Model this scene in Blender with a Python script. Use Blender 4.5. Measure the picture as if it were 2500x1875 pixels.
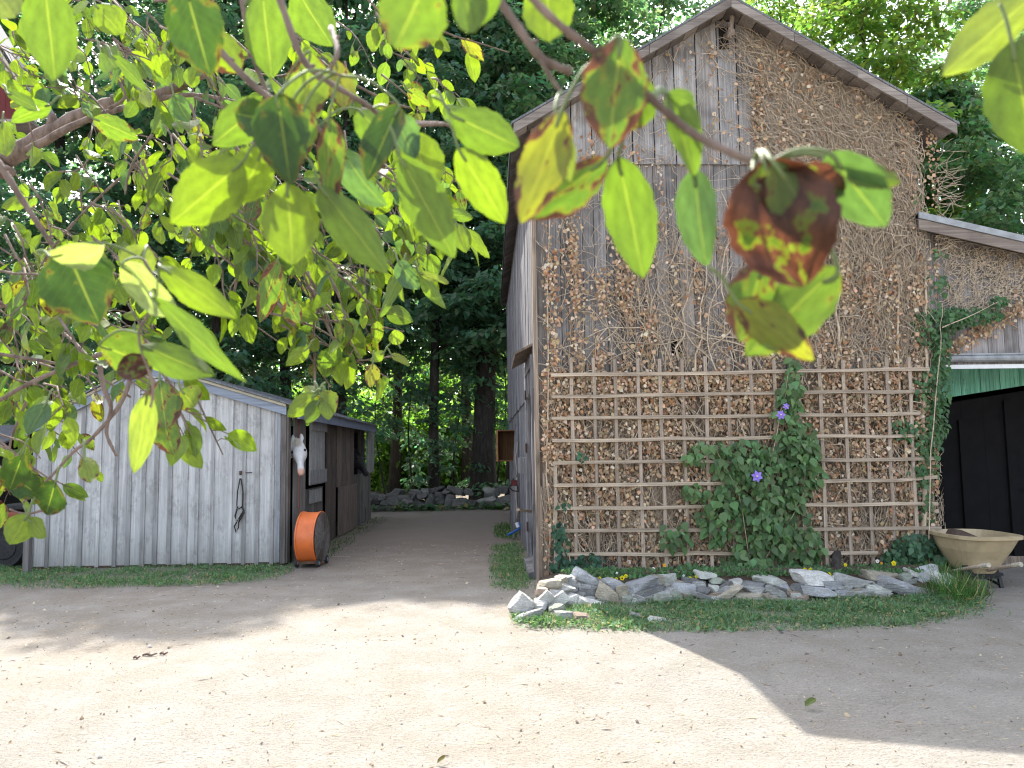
import bpy, bmesh, math, random
import numpy as np
from mathutils import Matrix, Vector, Euler
random.seed(7); rng = np.random.default_rng(7)
R = math.radians
for o in list(bpy.data.objects): bpy.data.objects.remove(o)
SC = bpy.context.scene
# ------------------------------------------------------------------ camera
CAM_H = 1.55
cam_d = bpy.data.cameras.new('camera'); cam = bpy.data.objects.new('camera', cam_d)
SC.collection.objects.link(cam); SC.camera = cam
F = 1900.0
cam_d.sensor_width = 36; cam_d.lens = F / 2500 * 36
cam_d.clip_start = 0.02; cam_d.clip_end = 2000
PITCH, YAW, ROLL = R(5.05), R(1.6), R(-0.8)
CM = Matrix.Rotation(-YAW, 4, 'Z') @ Matrix.Rotation(math.pi / 2 + PITCH, 4, 'X') @ Matrix.Rotation(ROLL, 4, 'Z')
cam.matrix_world = Matrix.Translation((0, 0, CAM_H)) @ CM
cam_d.dof.use_dof = True; cam_d.dof.focus_distance = 6.0; cam_d.dof.aperture_fstop = 11.5
# ------------------------------------------------------------------ sun and sky
SUN_TO = Vector((-0.262, 0.83, 1.0)).normalized()       # towards the sun, read off the barn's shadow on the yard
EL = math.asin(SUN_TO.z); AZ = math.atan2(SUN_TO.x, SUN_TO.y)
W = bpy.data.worlds.new("World"); SC.world = W; W.use_nodes = True
nt = W.node_tree; bg = nt.nodes['Background']
sky = nt.nodes.new('ShaderNodeTexSky'); sky.sky_type = 'NISHITA'; sky.sun_disc = False
sky.sun_elevation = EL; sky.sun_rotation = AZ; sky.air_density = 1.0; sky.dust_density = 3.0; sky.ozone_density = 1.0
hs_ = nt.nodes.new('ShaderNodeHueSaturation'); hs_.inputs['Saturation'].default_value = 0.55; nt.links.new(sky.outputs[0], hs_.inputs['Color']); nt.links.new(hs_.outputs[0], bg.inputs[0]); bg.inputs[1].default_value = 0.15
sd = bpy.data.lights.new('sun', 'SUN'); sd.energy = 3.05; sd.angle = R(0.53); sd.color = (1.0, 0.955, 0.88)
so = bpy.data.objects.new('sun', sd); SC.collection.objects.link(so)
so.rotation_euler = SUN_TO.to_track_quat('Z', 'Y').to_euler()
SC.view_settings.view_transform = 'Standard'; SC.view_settings.look = 'None'
SC.view_settings.exposure = 2.2; SC.view_settings.gamma = 1.0
SC.render.engine = 'CYCLES'; SC.cycles.use_denoising = True; SC.cycles.filter_width = 1.15
SC.cycles.max_bounces = 12; SC.cycles.diffuse_bounces = 7; SC.cycles.transmission_bounces = 6; SC.cycles.transparent_max_bounces = 8
SC.cycles.sample_clamp_indirect = 6.0
# ------------------------------------------------------------------ pixel helpers (photo is 2500 x 1875)
def ray(px, py):
    v = CM.to_3x3() @ Vector(((px - 1250) / F, (937.5 - py) / F, -1.0))
    return v
def P(px, py, Y):
    v = ray(px, py); t = Y / v.y
    return Vector((v.x * t, Y, CAM_H + v.z * t))
def PX(px, py, X):
    v = ray(px, py); t = X / v.x
    return Vector((X, v.y * t, CAM_H + v.z * t))
def G(px, py, z=0.0):
    v = ray(px, py); t = (z - CAM_H) / v.z
    return Vector((v.x * t, v.y * t, z))
def D(px, py, d):
    v = ray(px, py); return Vector((0, 0, CAM_H)) + v * d
OV = 2500 / 2212.0
# ------------------------------------------------------------------ object helpers
def link(o, parent=None):
    SC.collection.objects.link(o)
    if parent is not None:
        o.parent = parent
        o.matrix_parent_inverse = Matrix.Translation(-WL[parent.name])
    return o
WL = {}
def tag(o, label=None, cat=None, group=None, kind=None):
    if label: o['label'] = label
    if cat: o['category'] = cat
    if group: o['group'] = group
    if kind: o['kind'] = kind
    return o
def thing(name, loc, label, cat, group=None, kind=None):
    o = bpy.data.objects.new(name, None); o.empty_display_size = 0.1
    SC.collection.objects.link(o); o.location = loc; WL[o.name] = Vector(loc)
    return tag(o, label, cat, group, kind)
def make(name, V, Fc, mat, parent=None, col=None, smooth=False, uv=None, origin=None):
    """V (n,3) array, Fc (m,k) int array or list of lists, col per-face rgba"""
    V = np.asarray(V, dtype=np.float64).reshape(-1, 3)
    me = bpy.data.meshes.new(name)
    org = Vector((0, 0, 0)) if origin is None else Vector(origin)
    V = V - np.array(org)
    if isinstance(Fc, np.ndarray):
        m, k = Fc.shape
        me.vertices.add(len(V)); me.vertices.foreach_set('co', V.astype(np.float32).ravel())
        me.loops.add(m * k); me.loops.foreach_set('vertex_index', Fc.astype(np.int32).ravel())
        me.polygons.add(m); me.polygons.foreach_set('loop_start', np.arange(0, m * k, k, dtype=np.int32))
        try: me.polygons.foreach_set('loop_total', np.full(m, k, dtype=np.int32))
        except Exception: pass
        cnt = np.full(m, k)
        me.update(calc_edges=True)
    else:
        me.from_pydata([tuple(v) for v in V], [], Fc); me.update()
        cnt = np.array([len(f) for f in Fc])
    if col is not None:
        col = np.asarray(col, dtype=np.float32).reshape(-1, 4)
        a = me.color_attributes.new('tint', 'FLOAT_COLOR', 'CORNER')
        a.data.foreach_set('color', np.repeat(col, cnt, axis=0).ravel())
    if uv is not None:
        l = me.uv_layers.new(name='UVMap'); l.data.foreach_set('uv', np.asarray(uv, dtype=np.float32).ravel())
    if smooth: me.polygons.foreach_set('use_smooth', np.ones(len(cnt), dtype=bool))
    if mat is not None: me.materials.append(mat)
    me.validate()
    o = bpy.data.objects.new(name, me); o.location = org
    link(o, parent); WL[o.name] = org
    return o
class MB:
    def __init__(s): s.v = []; s.f = []; s.c = []
    def add(s, vs, fs, c=None):
        n = len(s.v); s.v += [tuple(x) for x in vs]
        if c is None:
            t = random.uniform(.8, 1.15); c = (t, t, t, random.random())
        for f in fs: s.f.append([i + n for i in f]); s.c.append(c)
    def box(s, a, b, c=None, jit=0):
        x0, y0, z0 = [min(a[i], b[i]) for i in range(3)]; x1, y1, z1 = [max(a[i], b[i]) for i in range(3)]
        vs = [(x, y, z) for z in (z0, z1) for y in (y0, y1) for x in (x0, x1)]
        if jit: vs = [tuple(q + random.uniform(-jit, jit) for q in p) for p in vs]
        s.add(vs, [(0, 2, 3, 1), (4, 5, 7, 6), (0, 1, 5, 4), (2, 6, 7, 3), (0, 4, 6, 2), (1, 3, 7, 5)], c)
    def hexa(s, q0, q1, c=None):
        """two quads (4 points each, same winding) joined"""
        s.add(list(q0) + list(q1), [(3, 2, 1, 0), (4, 5, 6, 7), (0, 1, 5, 4), (1, 2, 6, 5), (2, 3, 7, 6), (3, 0, 4, 7)], c)
    def beam(s, a, b, w, h, up=(0, 0, 1), c=None):
        a = Vector(a); b = Vector(b); d = (b - a).normalized(); u = Vector(up)
        r = d.cross(u).normalized(); u = r.cross(d).normalized()
        q = lambda p: [p - r * w / 2 - u * h / 2, p + r * w / 2 - u * h / 2, p + r * w / 2 + u * h / 2, p - r * w / 2 + u * h / 2]
        s.hexa(q(a), q(b), c)
    def tube(s, pts, rad, n=6, c=None, cap=True):
        pts = [Vector(p) for p in pts]
        if not hasattr(rad, '__len__'): rad = [rad] * len(pts)
        vs = []; fs = []
        ref = None
        for i, p in enumerate(pts):
            d = (pts[min(i + 1, len(pts) - 1)] - pts[max(i - 1, 0)])
            if d.length < 1e-9: d = Vector((0, 0, 1))
            d.normalize()
            if ref is None: ref = Vector((1, 0, 0)) if abs(d.x) < .8 else Vector((0, 1, 0))
            r = (ref - d * ref.dot(d)).normalized(); ref = r; u = d.cross(r)
            for k in range(n):
                a = 2 * math.pi * k / n
                vs.append(p + (r * math.cos(a) + u * math.sin(a)) * rad[i])
        for i in range(len(pts) - 1):
            for k in range(n):
                fs.append((i * n + k, i * n + (k + 1) % n, (i + 1) * n + (k + 1) % n, (i + 1) * n + k))
        if cap:
            fs.append(tuple(range(n))[::-1]); fs.append(tuple(range((len(pts) - 1) * n, len(pts) * n)))
        s.add(vs, fs, c)
    def loft(s, rings, c=None, cap=True):
        n = len(rings[0]); vs = [p for r in rings for p in r]; fs = []
        for i in range(len(rings) - 1):
            for k in range(n):
                fs.append((i * n + k, i * n + (k + 1) % n, (i + 1) * n + (k + 1) % n, (i + 1) * n + k))
        if cap: fs.append(tuple(range(n))[::-1]); fs.append(tuple(range((len(rings) - 1) * n, len(rings) * n)))
        s.add(vs, fs, c)
    def build(s, name, mat, parent=None, smooth=False, origin=None):
        return make(name, s.v, s.f, mat, parent, col=s.c, smooth=smooth, origin=origin)
def bevel(o, w=.006, seg=1):
    m = o.modifiers.new('bevel', 'BEVEL'); m.width = w; m.segments = seg; m.limit_method = 'ANGLE'; m.angle_limit = R(40); return o
# ------------------------------------------------------------------ materials
class NT:
    def __init__(s, name):
        s.m = bpy.data.materials.new(name); s.m.use_nodes = True; s.t = s.m.node_tree
        s.b = s.t.nodes['Principled BSDF']; s.out = s.t.nodes['Material Output']
        s.b.inputs['Roughness'].default_value = .85; s.b.inputs['Specular IOR Level'].default_value = .25
    def n(s, ty, ins=None, **kw):
        nd = s.t.nodes.new('ShaderNode' + ty)
        for k, v in kw.items(): setattr(nd, k, v)
        for k, v in (ins or {}).items():
            if isinstance(v, bpy.types.NodeSocket): s.t.links.new(v, nd.inputs[k])
            else: nd.inputs[k].default_value = v
        return nd
    def l(s, a, b): s.t.links.new(a, b)
    def pos(s): return s.n('NewGeometry').outputs['Position']
    def tint(s): return s.n('Attribute', attribute_name='tint')
    def noise(s, vec, scale=(1, 1, 1), sc=1.0, det=4, rough=.55, w=None):
        mp = s.n('Mapping', {'Vector': vec, 'Scale': scale})
        if w is not None:
            ad = s.n('VectorMath', {0: mp.outputs[0], 1: w}, operation='ADD'); src = ad.outputs[0]
        else: src = mp.outputs[0]
        return s.n('TexNoise', {'Vector': src, 'Scale': sc, 'Detail': det, 'Roughness': rough}).outputs['Fac']
    def ramp(s, fac, stops, interp='LINEAR'):
        r = s.n('ValToRGB', {'Fac': fac}); e = r.color_ramp.elements; r.color_ramp.interpolation = interp
        while len(e) < len(stops): e.new(.5)
        for i, (p, c) in enumerate(stops):
            e[i].position = p; e[i].color = (c, c, c, 1) if not hasattr(c, '__len__') else (*c, 1)
        return r.outputs['Color']
    def mix(s, fac, a, b, mode='MIX'):
        nd = s.n('Mix', data_type='RGBA', blend_type=mode)
        for k, v in ((0, fac), (6, a), (7, b)):
            if isinstance(v, bpy.types.NodeSocket): s.l(v, nd.inputs[k])
            else: nd.inputs[k].default_value = (*v, 1) if (hasattr(v, '__len__') and len(v) == 3) else v
        return nd.outputs[2]
    def math(s, op, a, b=0.0):
        return s.n('Math', {0: a, 1: b}, operation=op).outputs[0]
    def bump(s, h, st=.3, dist=.02):
        b = s.n('Bump', {'Height': h, 'Strength': st, 'Distance': dist}); s.l(b.outputs[0], s.b.inputs['Normal'])
def wood(name, c1, c2, stain=(.05, .045, .04), axis='Z', stain_amt=.5, rough=.88, extra=None, grain=60, bump=.5):
    N = NT(name); pos = N.pos(); ti = N.tint()
    off = N.n('VectorMath', {0: ti.outputs['Color'], 1: (0, 0, 0)}, operation='SCALE')
    al = N.n('CombineXYZ', {'X': N.math('MULTIPLY', ti.outputs['Alpha'], 37.0), 'Y': N.math('MULTIPLY', ti.outputs['Alpha'], 11.0), 'Z': N.math('MULTIPLY', ti.outputs['Alpha'], 5.0)}).outputs[0]
    g = grain
    S = {'Z': (g, g, 1.6), 'X': (1.6, g, g), 'Y': (g, 1.6, g)}[axis]
    S2 = {'Z': (9, 9, .7), 'X': (.7, 9, 9), 'Y': (9, .7, 9)}[axis]
    n1 = N.noise(pos, S, 1, 5, .6, al); n2 = N.noise(pos, S2, 1, 4, .6, al); n3 = N.noise(pos, (3, 3, 3), 1, 3, .5, al)
    base = N.mix(N.ramp(n2, [(.35, 0), (.65, 1)]), c2, c1)
    base = N.mix(N.ramp(n1, [(.38, 0), (.62, 1)]), N.mix(.55, base, stain), base)
    st = N.math('MULTIPLY', N.ramp(n3, [(.5, 0), (.72, 1)]), stain_amt)
    base = N.mix(st, base, stain)
    if extra: base = extra(N, base, pos)
    base = N.mix(1.0, base, ti.outputs['Color'], 'MULTIPLY')
    N.l(base, N.b.inputs['Base Color']); N.b.inputs['Roughness'].default_value = rough
    N.bump(n1, bump, .01); return N.m
def plain(name, col, rough=.6, metal=0, var=.25, sc=12, spec=.3, bump=0.15):
    N = NT(name); n = N.noise(N.pos(), (1, 1, 1), sc, 5, .6)
    c = N.mix(N.ramp(n, [(.3, 0), (.7, 1)]), tuple(x * (1 - var) for x in col), tuple(min(1, x * (1 + var * .5)) for x in col))
    N.l(c, N.b.inputs['Base Color']); N.b.inputs['Roughness'].default_value = rough
    N.b.inputs['Metallic'].default_value = metal; N.b.inputs['Specular IOR Level'].default_value = spec
    if bump: N.bump(n, bump, .01)
    return N.m
MT = {}
MT['barn'] = wood('weathered_barn_wood', (.40, .375, .36), (.27, .25, .237), (.06, .05, .045), stain_amt=.55)
MT['barn_brown'] = wood('brown_barn_wood', (.40, .31, .235), (.26, .20, .155), (.05, .04, .03), stain_amt=.6)
MT['upper'] = wood('silver_grey_boards', (.50, .485, .48), (.29, .275, .27), (.10, .09, .085), stain_amt=.65)
MT['side'] = wood('silvered_side_wood', (.30, .29, .30), (.17, .16, .16), (.05, .045, .045), stain_amt=.6, grain=45, bump=.9)
MT['trim'] = wood('rake_board_wood', (.30, .265, .24), (.2, .17, .15), (.08, .065, .06), axis='X')
MT['lath'] = wood('lath_wood', (.50, .405, .30), (.39, .31, .235), (.1, .075, .06), stain_amt=.35, axis='X', grain=80)
MT['lathv'] = wood('upright_lath_wood', (.47, .38, .285), (.37, .295, .225), (.1, .075, .06), stain_amt=.35, axis='Z', grain=80)
def peel(N, base, pos):
    n = N.noise(pos, (7, 7, 3.2), 1, 6, .7)
    k = N.noise(pos, (26, 26, 14), 1, 3, .6)
    m = N.math('MULTIPLY', N.ramp(n, [(.48, 0), (.60, 1)]), N.ramp(k, [(.40, 0), (.56, 1)]))
    base = N.mix(N.math('MULTIPLY', m, .55), base, (.24, .235, .225))
    z = N.n('SeparateXYZ', {0: pos}).outputs[2]
    w = N.ramp(N.math('ADD', z, N.math('MULTIPLY', n, .5)), [(.15, 1), (.75, 0)])
    return N.mix(N.math('MULTIPLY', w, .6), base, (.17, .16, .13))
MT['shed'] = wood('peeling_whitewash', (.58, .575, .56), (.47, .465, .455), (.28, .275, .265), stain_amt=.45, extra=peel, grain=40, bump=.35)
MT['shedside'] = wood('grey_shed_side_wood', (.24, .225, .215), (.15, .14, .13), (.06, .05, .045), stain_amt=.5)
MT['fascia'] = wood('blue_grey_fascia', (.29, .33, .40), (.23, .265, .33), (.15, .16, .19), axis='X', stain_amt=.4, grain=30)
MT['yellowtrim'] = wood('cream_edge_board', (.52, .47, .36), (.42, .38, .3), (.25, .22, .18), axis='X', stain_amt=.3)
MT['browndoor'] = wood('brown_stall_panel', (.17, .13, .11), (.11, .085, .07), (.05, .04, .035), stain_amt=.6)
MT['dark'] = plain('dark_interior', (.012, .011, .011), .95, var=.4)  # near-black; the shade inside buildings is put into this colour
MT['dim_inside'] = plain('dim_inside_black', (.005, .0045, .005), 1.0, var=.5, sc=5)  # dimness inside the lean-to doorway put into the board colour
MT['metal'] = plain('galvanised_metal', (.30, .31, .32), .6, .4, .3, 8)
MT['rust'] = plain('rusty_metal', (.13, .075, .05), .8, .3, .5, 20)
MT['black'] = plain('black_metal', (.03, .03, .032), .5, .4, .4, 25)
MT['grille'] = plain('dusty_grille', (.14, .125, .115), .7, .2, .4, 25)
MT['rubber'] = plain('rubber', (.025, .025, .025), .8, 0, .4, 25)
MT['leather'] = plain('black_leather', (.03, .022, .02), .6, 0, .5, 25)
MT['blue'] = plain('blue_plastic', (.02, .12, .45), .4, 0, .2)
MT['white'] = plain('white_plastic', (.7, .7, .7), .5, 0, .1)
MT['red'] = wood('red_painted_boards', (.17, .035, .035), (.12, .025, .027), (.07, .02, .02), stain_amt=.3)
MT['orange'] = plain('orange_paint', (.62, .14, .03), .42, 0, .2, 6, .5, .03)
MT['cord'] = plain('orange_cord', (.5, .12, .05), .6)
MT['hemp'] = plain('rope_fibre', (.42, .36, .28), .9, 0, .3, 60)
MT['soil'] = plain('soil', (.08, .055, .04), 1, 0, .5, 30, bump=.8)
MT['tub'] = plain('tan_plastic_tub', (.42, .33, .2), .5, 0, .25, 5, .4, .05)
MT['crate'] = wood('box_wood', (.42, .22, .09), (.3, .15, .07), (.12, .06, .03), stain_amt=.3)
def green_peel(N, base, pos):
    n = N.noise(pos, (14, 14, 2), 1, 6, .7)
    return N.mix(N.ramp(n, [(.62, 0), (.68, 1)]), base, (.02, .03, .025))
MT['green'] = wood('green_painted_boards', (.26, .62, .46), (.20, .52, .37), (.02, .10, .06), stain_amt=.3, extra=green_peel)
# shingle roof
def shingle():
    N = NT('asphalt_shingle'); pos = N.pos()
    b = N.n('TexBrick', {'Vector': pos, 'Scale': 6.0, 'Color1': (.13, .135, .145, 1), 'Color2': (.19, .195, .2, 1), 'Mortar': (.06, .06, .065, 1), 'Mortar Size': .015})
    n = N.noise(pos, (1, 1, 1), 90, 3, .7)
    N.l(N.mix(1, b.outputs['Color'], N.ramp(n, [(.3, .6), (.7, 1.2)]), 'MULTIPLY'), N.b.inputs['Base Color']); N.bump(n, .4, .01)
    return N.m
MT['shingle'] = shingle()
def stone_mat():
    N = NT('field_stone'); pos = N.pos(); ti = N.tint()
    n1 = N.noise(pos, (1, 1, 1), 9, 6, .65); n2 = N.noise(pos, (1, 1, 6), 10, 6, .6); n3 = N.noise(pos, (1, 1, 1), 70, 3, .6)
    c = N.mix(N.ramp(n1, [(.35, 0), (.65, 1)]), (.62, .62, .62), (1.1, 1.1, 1.08))
    c = N.mix(N.ramp(n2, [(.52, 0), (.6, .7)]), c, (.72, .68, .6))
    c = N.mix(N.ramp(n3, [(.35, .5), (.6, 0)]), c, (.45, .45, .43))
    c = N.mix(1.0, c, ti.outputs['Color'], 'MULTIPLY')
    N.l(c, N.b.inputs['Base Color']); N.b.inputs['Roughness'].default_value = .9
    N.bump(N.math('ADD', n2, N.math('MULTIPLY', n3, .4)), .7, .03); return N.m
MT['stone'] = stone_mat()
def bark_mat(name, a, b, sc=14):
    N = NT(name); pos = N.pos(); n = N.noise(pos, (1, 1, .25), sc, 6, .65); n2 = N.noise(pos, (1, 1, 1), sc * 5, 3, .6)
    N.l(N.mix(N.ramp(n, [(.35, 0), (.65, 1)]), a, b), N.b.inputs['Base Color']); N.bump(N.math('ADD', n, N.math('MULTIPLY', n2, .3)), .8, .03 if sc < 30 else .003); return N.m
MT['bark'] = bark_mat('tree_bark', (.025, .021, .018), (.06, .05, .043))
MT['applebark'] = bark_mat('apple_bark', (.10, .07, .055), (.23, .17, .14), 60)
MT['vine'] = bark_mat('dry_vine', (.33, .255, .18), (.60, .49, .365), 40)
def foliage_mat(name, trans=.45, tr_mul=(1.9, 2.1, .8), rough=.5, spec=.35):
    """small leaves: tint attribute = leaf colour, light passes through the blade"""
    N = NT(name); ti = N.tint()
    N.l(ti.outputs['Color'], N.b.inputs['Base Color']); N.b.inputs['Roughness'].default_value = rough; N.b.inputs['Specular IOR Level'].default_value = spec
    tr = N.n('BsdfTranslucent', {'Color': N.mix(1.0, ti.outputs['Color'], tr_mul, 'MULTIPLY')})
    mx = N.n('MixShader', {0: trans, 1: N.b.outputs[0], 2: tr.outputs[0]}); N.l(mx.outputs[0], N.out.inputs['Surface']); return N.m
MT['foliage'] = foliage_mat('tree_leaves', .5, (2.3, 2.5, 1.5))
MT['weeds'] = foliage_mat('grass_blades', .3, (1.6, 1.7, .8), .6, .2)
MT['dryleaf'] = foliage_mat('dry_leaves', .2, (1.3, 1.1, .8), .85, .1)
MT['petal'] = foliage_mat('petals', .25, (1.1, 1.1, 1.1), .6, .1)
def ground_mat():
    N = NT('packed_dirt'); pos = N.pos()
    big = N.noise(pos, (1, 1, 1), .35, 3, .5); mid = N.noise(pos, (1, 1, 1), 2.2, 5, .6); fine = N.noise(pos, (1, 1, 1), 62, 5, .75); str_ = N.noise(pos, (14, 45, 1), 1, 4, .7)
    c = N.mix(N.ramp(big, [(.35, 0), (.65, 1)]), (.30, .282, .245), (.31, .272, .22))
    c = N.mix(N.ramp(mid, [(.35, .55), (.6, 0)]), c, (.40, .37, .335))
    c = N.mix(N.ramp(fine, [(.33, .7), (.48, 0)]), c, (.10, .088, .075))
    c = N.mix(N.ramp(str_, [(.56, 0), (.68, .7)]), c, (.50, .44, .36))
    # browner, darker dirt colour towards the back of the lane
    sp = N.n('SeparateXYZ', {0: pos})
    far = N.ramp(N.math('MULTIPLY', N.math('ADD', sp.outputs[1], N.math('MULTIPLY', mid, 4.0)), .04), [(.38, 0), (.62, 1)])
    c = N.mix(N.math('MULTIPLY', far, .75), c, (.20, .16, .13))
    N.l(c, N.b.inputs['Base Color']); N.b.inputs['Roughness'].default_value = .95; N.b.inputs['Specular IOR Level'].default_value = .1
    h = N.math('ADD', N.math('MULTIPLY', fine, 1.0), N.math('MULTIPLY', str_, .5))
    h = N.math('ADD', h, N.math('MULTIPLY', mid, .8))
    N.bump(h, .9, .035); return N.m
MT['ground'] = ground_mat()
def apple_leaf_mat():
    N = NT('apple_leaf'); ti = N.tint(); uv = N.n('UVMap').outputs[0]
    s = N.n('SeparateXYZ', {0: uv}); u, v = s.outputs[0], s.outputs[1]     # u -1..1 across, v 0..1 along (+ leaf number)
    au = N.math('ABSOLUTE', u)
    vf = N.math('FRACT', v)
    mid = N.ramp(au, [(.0, 1), (.05, 0)])
    w = N.math('SUBTRACT', N.math('MULTIPLY', vf, 9.0), N.math('MULTIPLY', au, 3.2))
    sv = N.ramp(N.math('ABSOLUTE', N.math('SUBTRACT', N.math('FRACT', w), .5)), [(.0, 1), (.07, 0)])
    vein = N.math('MAXIMUM', mid, N.math('MULTIPLY', sv, .16))
    n = N.noise(uv, (1.6, 3.2, 1), 1, 5, .6)
    thr = N.math('SUBTRACT', 1.0, ti.outputs['Alpha'])
    edge = N.math('ADD', n, N.math('MULTIPLY', N.math('POWER', au, 3.0), .12))
    bm = N.ramp(N.math('SUBTRACT', N.math('ADD', edge, .10), thr), [(.10, 0), (.13, 1)])
    ym = N.ramp(N.math('SUBTRACT', N.math('ADD', edge, .10), thr), [(.04, 0), (.11, 1)])
    fine = N.noise(uv, (30, 40, 1), 1, 3, .6)
    mott = N.noise(uv, (3.3, 5.1, 1), 1, 3, .5)
    base = N.mix(1.0, ti.outputs['Color'], N.ramp(fine, [(.3, .85), (.7, 1.12)]), 'MULTIPLY')
    base = N.mix(1.0, base, N.ramp(mott, [(.3, .75), (.7, 1.2)]), 'MULTIPLY')
    base = N.mix(N.math('MULTIPLY', vein, .42), base, (.26, .31, .11))
    base = N.mix(N.math('MULTIPLY', ym, .38), base, (.17, .15, .02))
    brn = N.mix(N.ramp(mott, [(.35, 0), (.65, 1)]), (.035, .013, .008), (.115, .048, .027))
    base = N.mix(bm, base, brn)
    back = N.n('NewGeometry').outputs['Backfacing']
    under = N.mix(1.0, base, (1.25, 1.1, 1.2), 'MULTIPLY'); under = N.mix(.09, under, (.5, .5, .36))
    col = N.mix(back, base, under)
    N.l(col, N.b.inputs['Base Color'])
    N.l(N.ramp(back, [(0, .42), (1, .8)]), N.b.inputs['Roughness']); N.b.inputs['Specular IOR Level'].default_value = .45
    tcol = N.mix(1.0, base, (1.95, 1.9, .42), 'MULTIPLY')
    tcol = N.mix(bm, tcol, N.mix(1.0, brn, (1.0, .8, .6), 'MULTIPLY'))
    tr = N.n('BsdfTranslucent', {'Color': tcol})
    mx = N.n('MixShader', {0: .5, 1: N.b.outputs[0], 2: tr.outputs[0]}); N.l(mx.outputs[0], N.out.inputs['Surface'])
    h = N.math('ADD', vein, N.math('MULTIPLY', fine, .25)); N.bump(h, .5, .0015)
    return N.m
MT['apple'] = apple_leaf_mat()
# ------------------------------------------------------------------ ground
def zg(x, y):
    return 0.012 * math.sin(x * 1.3 + y * .7) + .010 * math.sin(x * .5 - y * 1.9)
def ground():
    xs = np.unique(np.concatenate([np.linspace(-300, -20, 15), np.linspace(-20, 20, 161), np.linspace(20, 300, 15)]))
    ys = np.unique(np.concatenate([np.linspace(-60, 0, 8), np.linspace(0, 30, 121), np.linspace(30, 400, 20)]))
    X, Y = np.meshgrid(xs, ys); Z = 0.012 * np.sin(X * 1.3 + Y * .7) + .010 * np.sin(X * .5 - Y * 1.9)
    Z = np.where(Y > 60, Z - 0, Z)
    V = np.stack([X, Y, Z], -1).reshape(-1, 3); nx, ny = len(xs), len(ys)
    I = np.arange(nx * ny).reshape(ny, nx)
    Fc = np.stack([I[:-1, :-1], I[:-1, 1:], I[1:, 1:], I[1:, :-1]], -1).reshape(-1, 4)
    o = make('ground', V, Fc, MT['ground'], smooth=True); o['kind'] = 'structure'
ground()
# ------------------------------------------------------------------ the barn
YB = 9.3; YR = YB - .33; DEEP = 11.0
barn = thing('barn', (3, YB, 0), 'tall weathered grey gabled barn overgrown with dead ivy', 'barn')
A = P(1783, 4, YR); EL_ = P(1254, 311, YR); ER_ = P(2334, 312, YR)
def xside(y): return P(1322, 1415, YB).x - .0073 * (y - YB)
XL = xside(YB); XR = P(2288, 1250, YB).x
def roof_z(x, off=0.0):
    """underside of the roof at x"""
    if x < A.x: t = (x - EL_.x) / (A.x - EL_.x); return EL_.z + (A.z - EL_.z) * t + off
    t = (x - A.x) / (ER_.x - A.x); return A.z + (ER_.z - A.z) * t + off
def board(m, x0, x1, z0, z1, y0, y1, c=None, top=None):
    """upright board; top follows the roof when top is given"""
    if top is not None: za, zb = top(x0), top(x1)
    else: za = zb = z1
    if max(za, zb) <= z0 + .02: return
    m.hexa([(x0, y0, z0), (x1, y0, z0), (x1, y0, max(zb, z0 + .01)), (x0, y0, max(za, z0 + .01))],
           [(x0, y1, z0), (x1, y1, z0), (x1, y1, max(zb, z0 + .01)), (x0, y1, max(za, z0 + .01))], c)
ZU = P(1650, 403, YB).z; ZM = P(1650, 903, YB).z
def siding(name, x0, x1, z0, z1, yf, mat, wmin, wmax, top=None, gap=.008, hole=None, ragged=0.0, tones=(.72, 1.18)):
    m = MB(); x = x0
    while x < x1 - .03:
        w = min(random.uniform(wmin, wmax), x1 - x)
        t = random.uniform(*tones); k = random.uniform(-.02, .02); c = (t + k, t, t - k, random.random())
        zb = z0 - random.uniform(0, ragged); dy = random.uniform(0, .006)
        if hole and hole[0] < x + w / 2 < hole[1]:
            board(m, x, x + w - gap, zb, hole[2], yf + dy, yf + .022 + dy, c)
            board(m, x, x + w - gap, hole[3], z1, yf + dy, yf + .022 + dy, c, top)
        else: board(m, x, x + w - gap, zb, z1, yf + dy, yf + .022 + dy, c, top)
        x += w
    return m.build(name, mat, barn)
siding('upper_siding', XL - .02, XR, ZU, 0, YB - .045, MT['upper'], .23, .29, top=lambda x: roof_z(x, -.02), ragged=.012, gap=.014, tones=(.68, 1.15))
h0 = P(1638, 866, YB); h1 = P(1654, 826, YB)
siding('middle_siding', XL, XR, ZM, ZU + .04, YB - .012, MT['barn'], .13, .17, top=lambda x: min(ZU + .04, roof_z(x, -.02)), ragged=.05, gap=.007, hole=(h0.x - .05, h1.x + .07, h0.z, h1.z), tones=(.6, 1.15))
siding('lower_siding', XL, XR, .02, ZM + .05, YB + .018, MT['barn_brown'], .16, .24, ragged=.0, gap=.01)
m = MB()   # near-black backing: the unlit inside seen through the gaps is its colour
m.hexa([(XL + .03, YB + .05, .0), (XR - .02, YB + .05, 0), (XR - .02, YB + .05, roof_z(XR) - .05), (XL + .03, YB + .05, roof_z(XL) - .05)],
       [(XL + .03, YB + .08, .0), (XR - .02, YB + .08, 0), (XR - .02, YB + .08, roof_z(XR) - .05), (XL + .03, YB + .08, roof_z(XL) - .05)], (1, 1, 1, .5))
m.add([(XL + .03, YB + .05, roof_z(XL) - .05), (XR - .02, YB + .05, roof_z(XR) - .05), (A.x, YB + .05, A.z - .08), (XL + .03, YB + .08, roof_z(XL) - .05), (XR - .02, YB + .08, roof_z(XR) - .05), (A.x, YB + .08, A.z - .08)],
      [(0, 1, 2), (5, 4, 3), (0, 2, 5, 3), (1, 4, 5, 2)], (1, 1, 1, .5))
m.build('dark_backing', MT['dark'], barn)
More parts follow.
